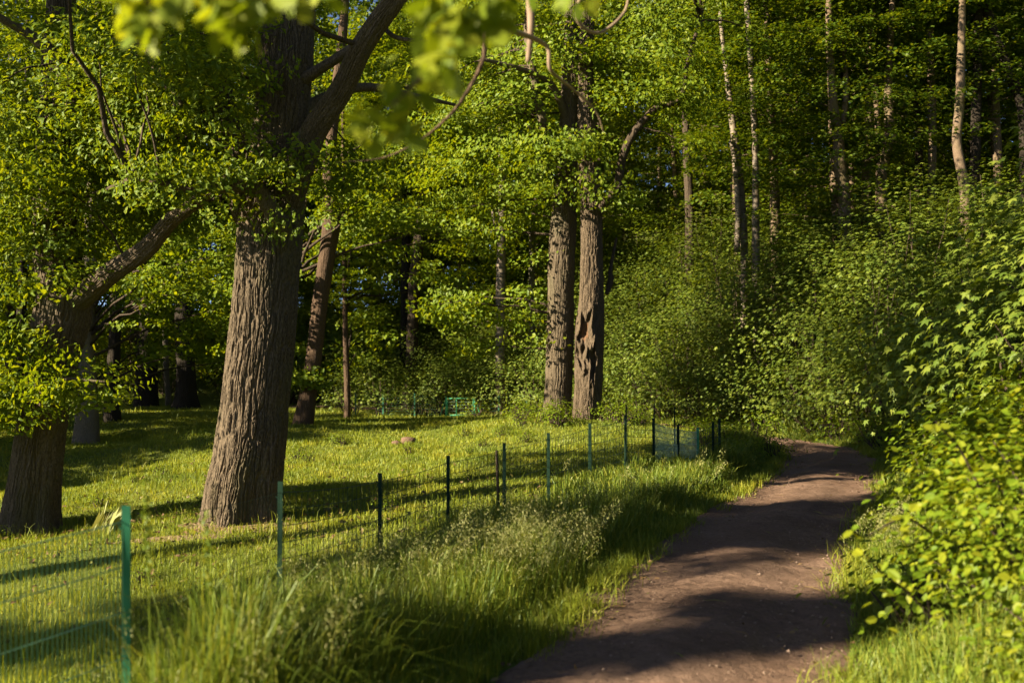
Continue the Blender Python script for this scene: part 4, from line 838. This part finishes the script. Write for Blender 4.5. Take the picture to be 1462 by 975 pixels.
limb([tuple(at(696, 40, 4.4)), tuple(at(735, 46, 4.8)), tuple(at(780, 66, 5)), tuple(at(786, 100, 5)), tuple(at(815, 125, 5.2)), tuple(at(850, 158, 5.4)), tuple(at(862, 190, 5.5))], .016, .003, 'bare_twig')
limb([tuple(at(850, -40, 5)), tuple(at(822, 20, 5)), tuple(at(852, 48, 5.1)), tuple(at(890, 20, 5.2)), tuple(at(900, -20, 5.2))], .012, .006, 'bare_twig')
rng = np.random.default_rng(71); g = Geo()
for x0, y0, x1, y1, d0, d1, n, sz in [(165, -70, 300, 20, 1.9, 2.3, 46, .085), (170, 15, 230, 50, 1.9, 2.2, 10, .085), (300, -60, 390, 20, 1.9, 2.3, 26, .085), (300, 10, 365, 60, 1.9, 2.1, 14, .085), (390, -60, 470, 5, 2, 2.4, 14, .08),
        (590, -60, 730, 40, 1.9, 2.3, 46, .085), (640, 20, 705, 62, 1.9, 2.1, 12, .08), (600, 40, 650, 100, 1.9, 2.1, 14, .085), (545, 85, 640, 140, 2.0, 2.4, 11, .08), (495, 150, 590, 195, 2.0, 2.4, 17, .08), (560, 120, 600, 170, 2.0, 2.3, 4, .08), (725, -40, 860, 10, 2.2, 2.8, 14, .08)]:
    n = int(n * 2.3); sz *= .70; a = rng.random((n, 3)); p = np.array([at(x0 + (x1 - x0) * u, y0 + (y1 - y0) * v, d0 + (d1 - d0) * q) for u, v, q in a])
    leaves(g, p - NO, np.array([[-.4, -.5, .6]]) + rng.normal(0, .5, (n, 3)), sz * rng.uniform(.7, 1.15, n), LOBED_T, rng, np.array([[.1, 0, -.8]]) + rng.normal(0, .6, (n, 3)), .4)
g.obj('leaves', M['oak_leaf_near'], near)
g = Geo(); C = ell_clumps(rng, (.5, .3, 6.6), (3.4, 3.2, 2.6), 230, .3); clumps(g, C, .5, 34, .13, OAK_T, rng, .55, .8, .4, np.array([0, 0, 5.])); g.obj('crown', M['oak_leaf'], near)

# bright bush leaning in on the right
rng = np.random.default_rng(81)
def near_bush(name, label, x, y, rad, h, n, size, lm, T, grp=None, nc=70):
    o = np.array([x, y, hz(x, y)]); b = thing(name, label, 'bush', o, grp); g = Geo(); wd = Geo()
    d = nrm(rng.normal(0, 1, (nc, 3))); d[:, 2] = np.abs(d[:, 2]) * 1.2 - .3; d = nrm(d); C = np.c_[d[:, :2] * rad * rng.uniform(.55, 1.05, (nc, 1)), h * (.42 + .55 * d[:, 2] * rng.uniform(.6, 1.05, nc))]
    for c in C[::2]: wd.add(*tube(branch_pts((rng.normal(0, .1), rng.normal(0, .1), -.2), c, rng, 7, .05), np.linspace(.012, .003, 7), 5, False))
    per = n // nc; cc = np.repeat(C, per, 0); pos = cc + rng.normal(0, 1, (len(cc), 3)) * np.array([.15, .15, .10]); pos[:, 2] = np.maximum(pos[:, 2], .05); od = nrm(pos - np.array([0, 0, h * .3]))
    leaves(g, pos, od * .6 + np.array([0, 0, .8]), size * rng.uniform(.5, 1.2, len(pos)), T, rng, od + np.array([0, 0, -.3]), .45)
    return o, b, g, wd
o, b, g, wd = near_bush('leafy_bush', 'bright yellow green bush blurred at the right edge of the path', 2.78, 4.7, .88, 1.32, 9500, .05, 'bush_leaf', OVAL_T, None, 90)
for pts, n in [([(1330, 760, 4.5), (1290, 740, 4.3), (1235, 665 + 100, 4.2), (1212, 752, 4.1)], 12), ([(1400, 700, 4.6), (1370, 640, 4.5), (1345, 612, 4.4), (1335, 600, 4.4)], 14), ([(1330, 880, 4.3), (1290, 840, 4.2), (1258, 818, 4.1), (1225, 780, 4.0)], 14)]:
    P = catmull(np.array([at(*p) for p in pts]) - o, 8); wd.add(*tube(P, np.linspace(.007, .002, len(P)), 5, False))
    p = P[rng.integers(0, len(P), n)] + rng.normal(0, .025, (n, 3)); leaves(g, p, np.array([[-.2, -.3, .9]]) + 0 * p, .065 * rng.uniform(.7, 1.1, n), OVAL_T, rng, None, .35)
g.obj('foliage', M['bush_leaf'], b); wd.obj('stem', M['dark_bark'], b)
o, b, g, wd = near_bush('leafy_bush', 'shorter yellow green bush in the bottom right corner', 2.35, 3.55, .55, .6, 3200, .042, 'bush_leaf', OVAL_T, None, 44)
g.obj('foliage', M['bush_leaf'], b); wd.obj('stem', M['dark_bark'], b)
o, b, g, wd = near_bush('leafy_bush', 'dim green bush behind the bright blurred bush', 4.0, 7.2, .95, 1.3, 6000, .06, 'bright_leaf', OVAL_T, None, 80)
g.obj('foliage', M['bright_leaf'], b); wd.obj('stem', M['dark_bark'], b)

# ================================================================ SMALL THINGS ON THE GROUND
rng = np.random.default_rng(91)
def stone(px, py, d, r, label):
    c = at(px, py, d); c[2] = hz(c[0], c[1]); th, ph = np.meshgrid(np.linspace(0, 2 * pi, 14, endpoint=False), np.linspace(.05, pi - .05, 9))
    rr = r * (1 + .35 * (vnoise(th / (2 * pi) * 4, ph * 2 + r * 90, 4, int(r * 1000)) - .5)); V = np.stack([rr * np.sin(ph) * np.cos(th) * 1.4, rr * np.sin(ph) * np.sin(th), rr * .7 * np.cos(ph) + r * .45], 2).reshape(-1, 3)
    i = np.arange(14 * 9).reshape(9, 14); j = np.roll(i, -1, 1); q = np.stack([i[:-1].ravel(), i[1:].ravel(), j[1:].ravel(), j[:-1].ravel()], 1)
    tag(Geo().add(V, q, [(i[0][0], i[0][k], i[0][k + 1]) for k in range(1, 13)]).obj('stone', M['dirt'], None, True, c), label, 'stone', 'stones in the meadow')
stone(583, 641, 23.5, .15, 'larger pale brown stone lying in the sunlit meadow')
stone(566, 645, 23.2, .09, 'smaller pale brown stone beside the larger one in the meadow')
def patch(px, py, d, rx, ry, name, label):
    c = at(px, py, d); th = np.linspace(0, 2 * pi, 40, endpoint=False); rr = np.linspace(0, 1, 8); wob = 1 + .35 * (vnoise(th / (2 * pi) * 7, 0 * th + px, 7, int(px)) - .5) * 2
    X = c[0] + rr[:, None] * np.cos(th) * rx * wob; Y = d + rr[:, None] * np.sin(th) * ry * wob; Z = terrain(X, Y) + .022 - .03 * rr[:, None] ** 3
    i = np.arange(8 * 40).reshape(8, 40); j = np.roll(i, -1, 1)
    tag(Geo().add(np.stack([X, Y, Z], 2), np.stack([i[:-1].ravel(), i[1:].ravel(), j[1:].ravel(), j[:-1].ravel()], 1)).obj(name, M['soil'], None, True), label, kind='structure')
patch(250, 772, 12.3, .75, .22, 'bare_ground', 'bare earth patch near the foot of the huge oak')
patch(352, 752, 13.1, .95, .55, 'bare_ground', 'trodden bare earth around the foot of the huge oak')
patch(700, 604, 31, 1.2, .35, 'bare_ground', 'bare earth patch in front of the gate fence')
# pale dry tuft behind the net fence
c = at(143, 778, 13.0); c[2] = hz(c[0], c[1]); n = 34; g = Geo(); a = rng.normal(.6, .16, n)
L = rng.uniform(.3, .52, n); bx = rng.normal(0, .10, n); by = rng.normal(0, .06, n); tp = np.stack([bx + np.sin(a) * L * .8, by + rng.normal(0, .05, n), np.cos(a) * L], 1); s = .0035
V = np.stack([np.c_[bx - s, by, 0 * bx - .03], np.c_[bx + s, by, 0 * bx - .03], tp * [.55, .55, .6] + [s, 0, .02], tp], 1); i = (np.arange(n) * 4)[:, None]
g.add(V, None, np.concatenate([i + np.array([[0, 1, 2]]), i + np.array([[0, 2, 3]])])); tag(g.obj('grass_tuft', M['seed'], None, False, c), 'pale dry grass tuft leaning right behind the near net fence', 'grass tuft')
# pebbles and fallen bits on the path
N = 3800; ii = rng.choice(i0[PATH[i0, 1] > 3], N); off = rng.uniform(-.85, .85, N); P = PATH[ii] + off[:, None] * np.stack([PTAN[ii, 1], -PTAN[ii, 0]], 1) + rng.normal(0, .1, (N, 2))
k = np.abs(path_t(P[:, 0], P[:, 1])[0]) < .85; P = P[k]; N = len(P); r = .0035 + .011 * rng.random(N) ** 5
OC = np.array([(1, 0, 0), (0, 1, 0), (-1, 0, 0), (0, -1, 0), (0, 0, .7), (0, 0, -.7)]); V = np.c_[P, .055 + 0 * P[:, 0]][:, None] + OC[None] * r[:, None, None] * rng.uniform(.6, 1.3, (N, 6, 1))
T = np.array([(0, 1, 4), (1, 2, 4), (2, 3, 4), (3, 0, 4), (1, 0, 5), (2, 1, 5), (3, 2, 5), (0, 3, 5)])
tag(Geo().add(V, None, (T[None] + (np.arange(N) * 6)[:, None, None]).reshape(-1, 3)).obj('path_gravel', M['pebble']), 'small loose stones on the dirt path', 'gravel', None, 'stuff')

N = 900; ii = rng.choice(i0[PATH[i0, 1] > 3], N); off = rng.choice([-1, 1], N) * rng.uniform(.25, 1.0, N) ** .6; P = PATH[ii] + off[:, None] * np.stack([PTAN[ii, 1], -PTAN[ii, 0]], 1) + rng.normal(0, .1, (N, 2))
g = Geo(); leaves(g, np.c_[P, .062 + .02 * rng.random(N) - .05 * sstep(.7, 1, np.abs(path_t(P[:, 0], P[:, 1])[0]))], np.array([[0, 0, 1.]]) + np.zeros((N, 3)), .045 * rng.uniform(.4, 1.3, N), OVAL_T, rng, None, .3)
for _ in range(70):
    i = rng.choice(i0[PATH[i0, 1] > 4]); p = path_point(i, rng.uniform(-.9, .9)); a = rng.uniform(0, pi); L = rng.uniform(.06, .22); d = np.array([cos(a), sin(a), 0]) * L; b = np.array([p[0], p[1], .06])
    g.add(*tube([b - d / 2, b + (.01 * L, .1 * L, .006), b + d / 2], [.004, .0035, .002], 5, True))
tag(g.obj('path_litter', M['litter']), 'fallen leaves and bits of twig scattered on the dirt path', 'leaf litter', None, 'stuff')

N = 1500; P = np.c_[rng.normal(-3.9, 2.6, N), rng.normal(13.5, 2.8, N)]; P = P[(P[:, 0] < fence_x(P[:, 1]) - .2) & (P[:, 1] > 6)]; N = len(P); g = Geo()
leaves(g, np.c_[P, terrain(P[:, 0], P[:, 1]) + rng.uniform(.03, .10, N)], np.array([[0, 0, 1.]]) + np.zeros((N, 3)), .07 * rng.uniform(.5, 1.3, N), OAK_T, rng, None, .5)
tag(g.obj('meadow_litter', M['litter']), 'old brown oak leaves lying in the grass under the oaks', 'leaf litter', None, 'stuff')
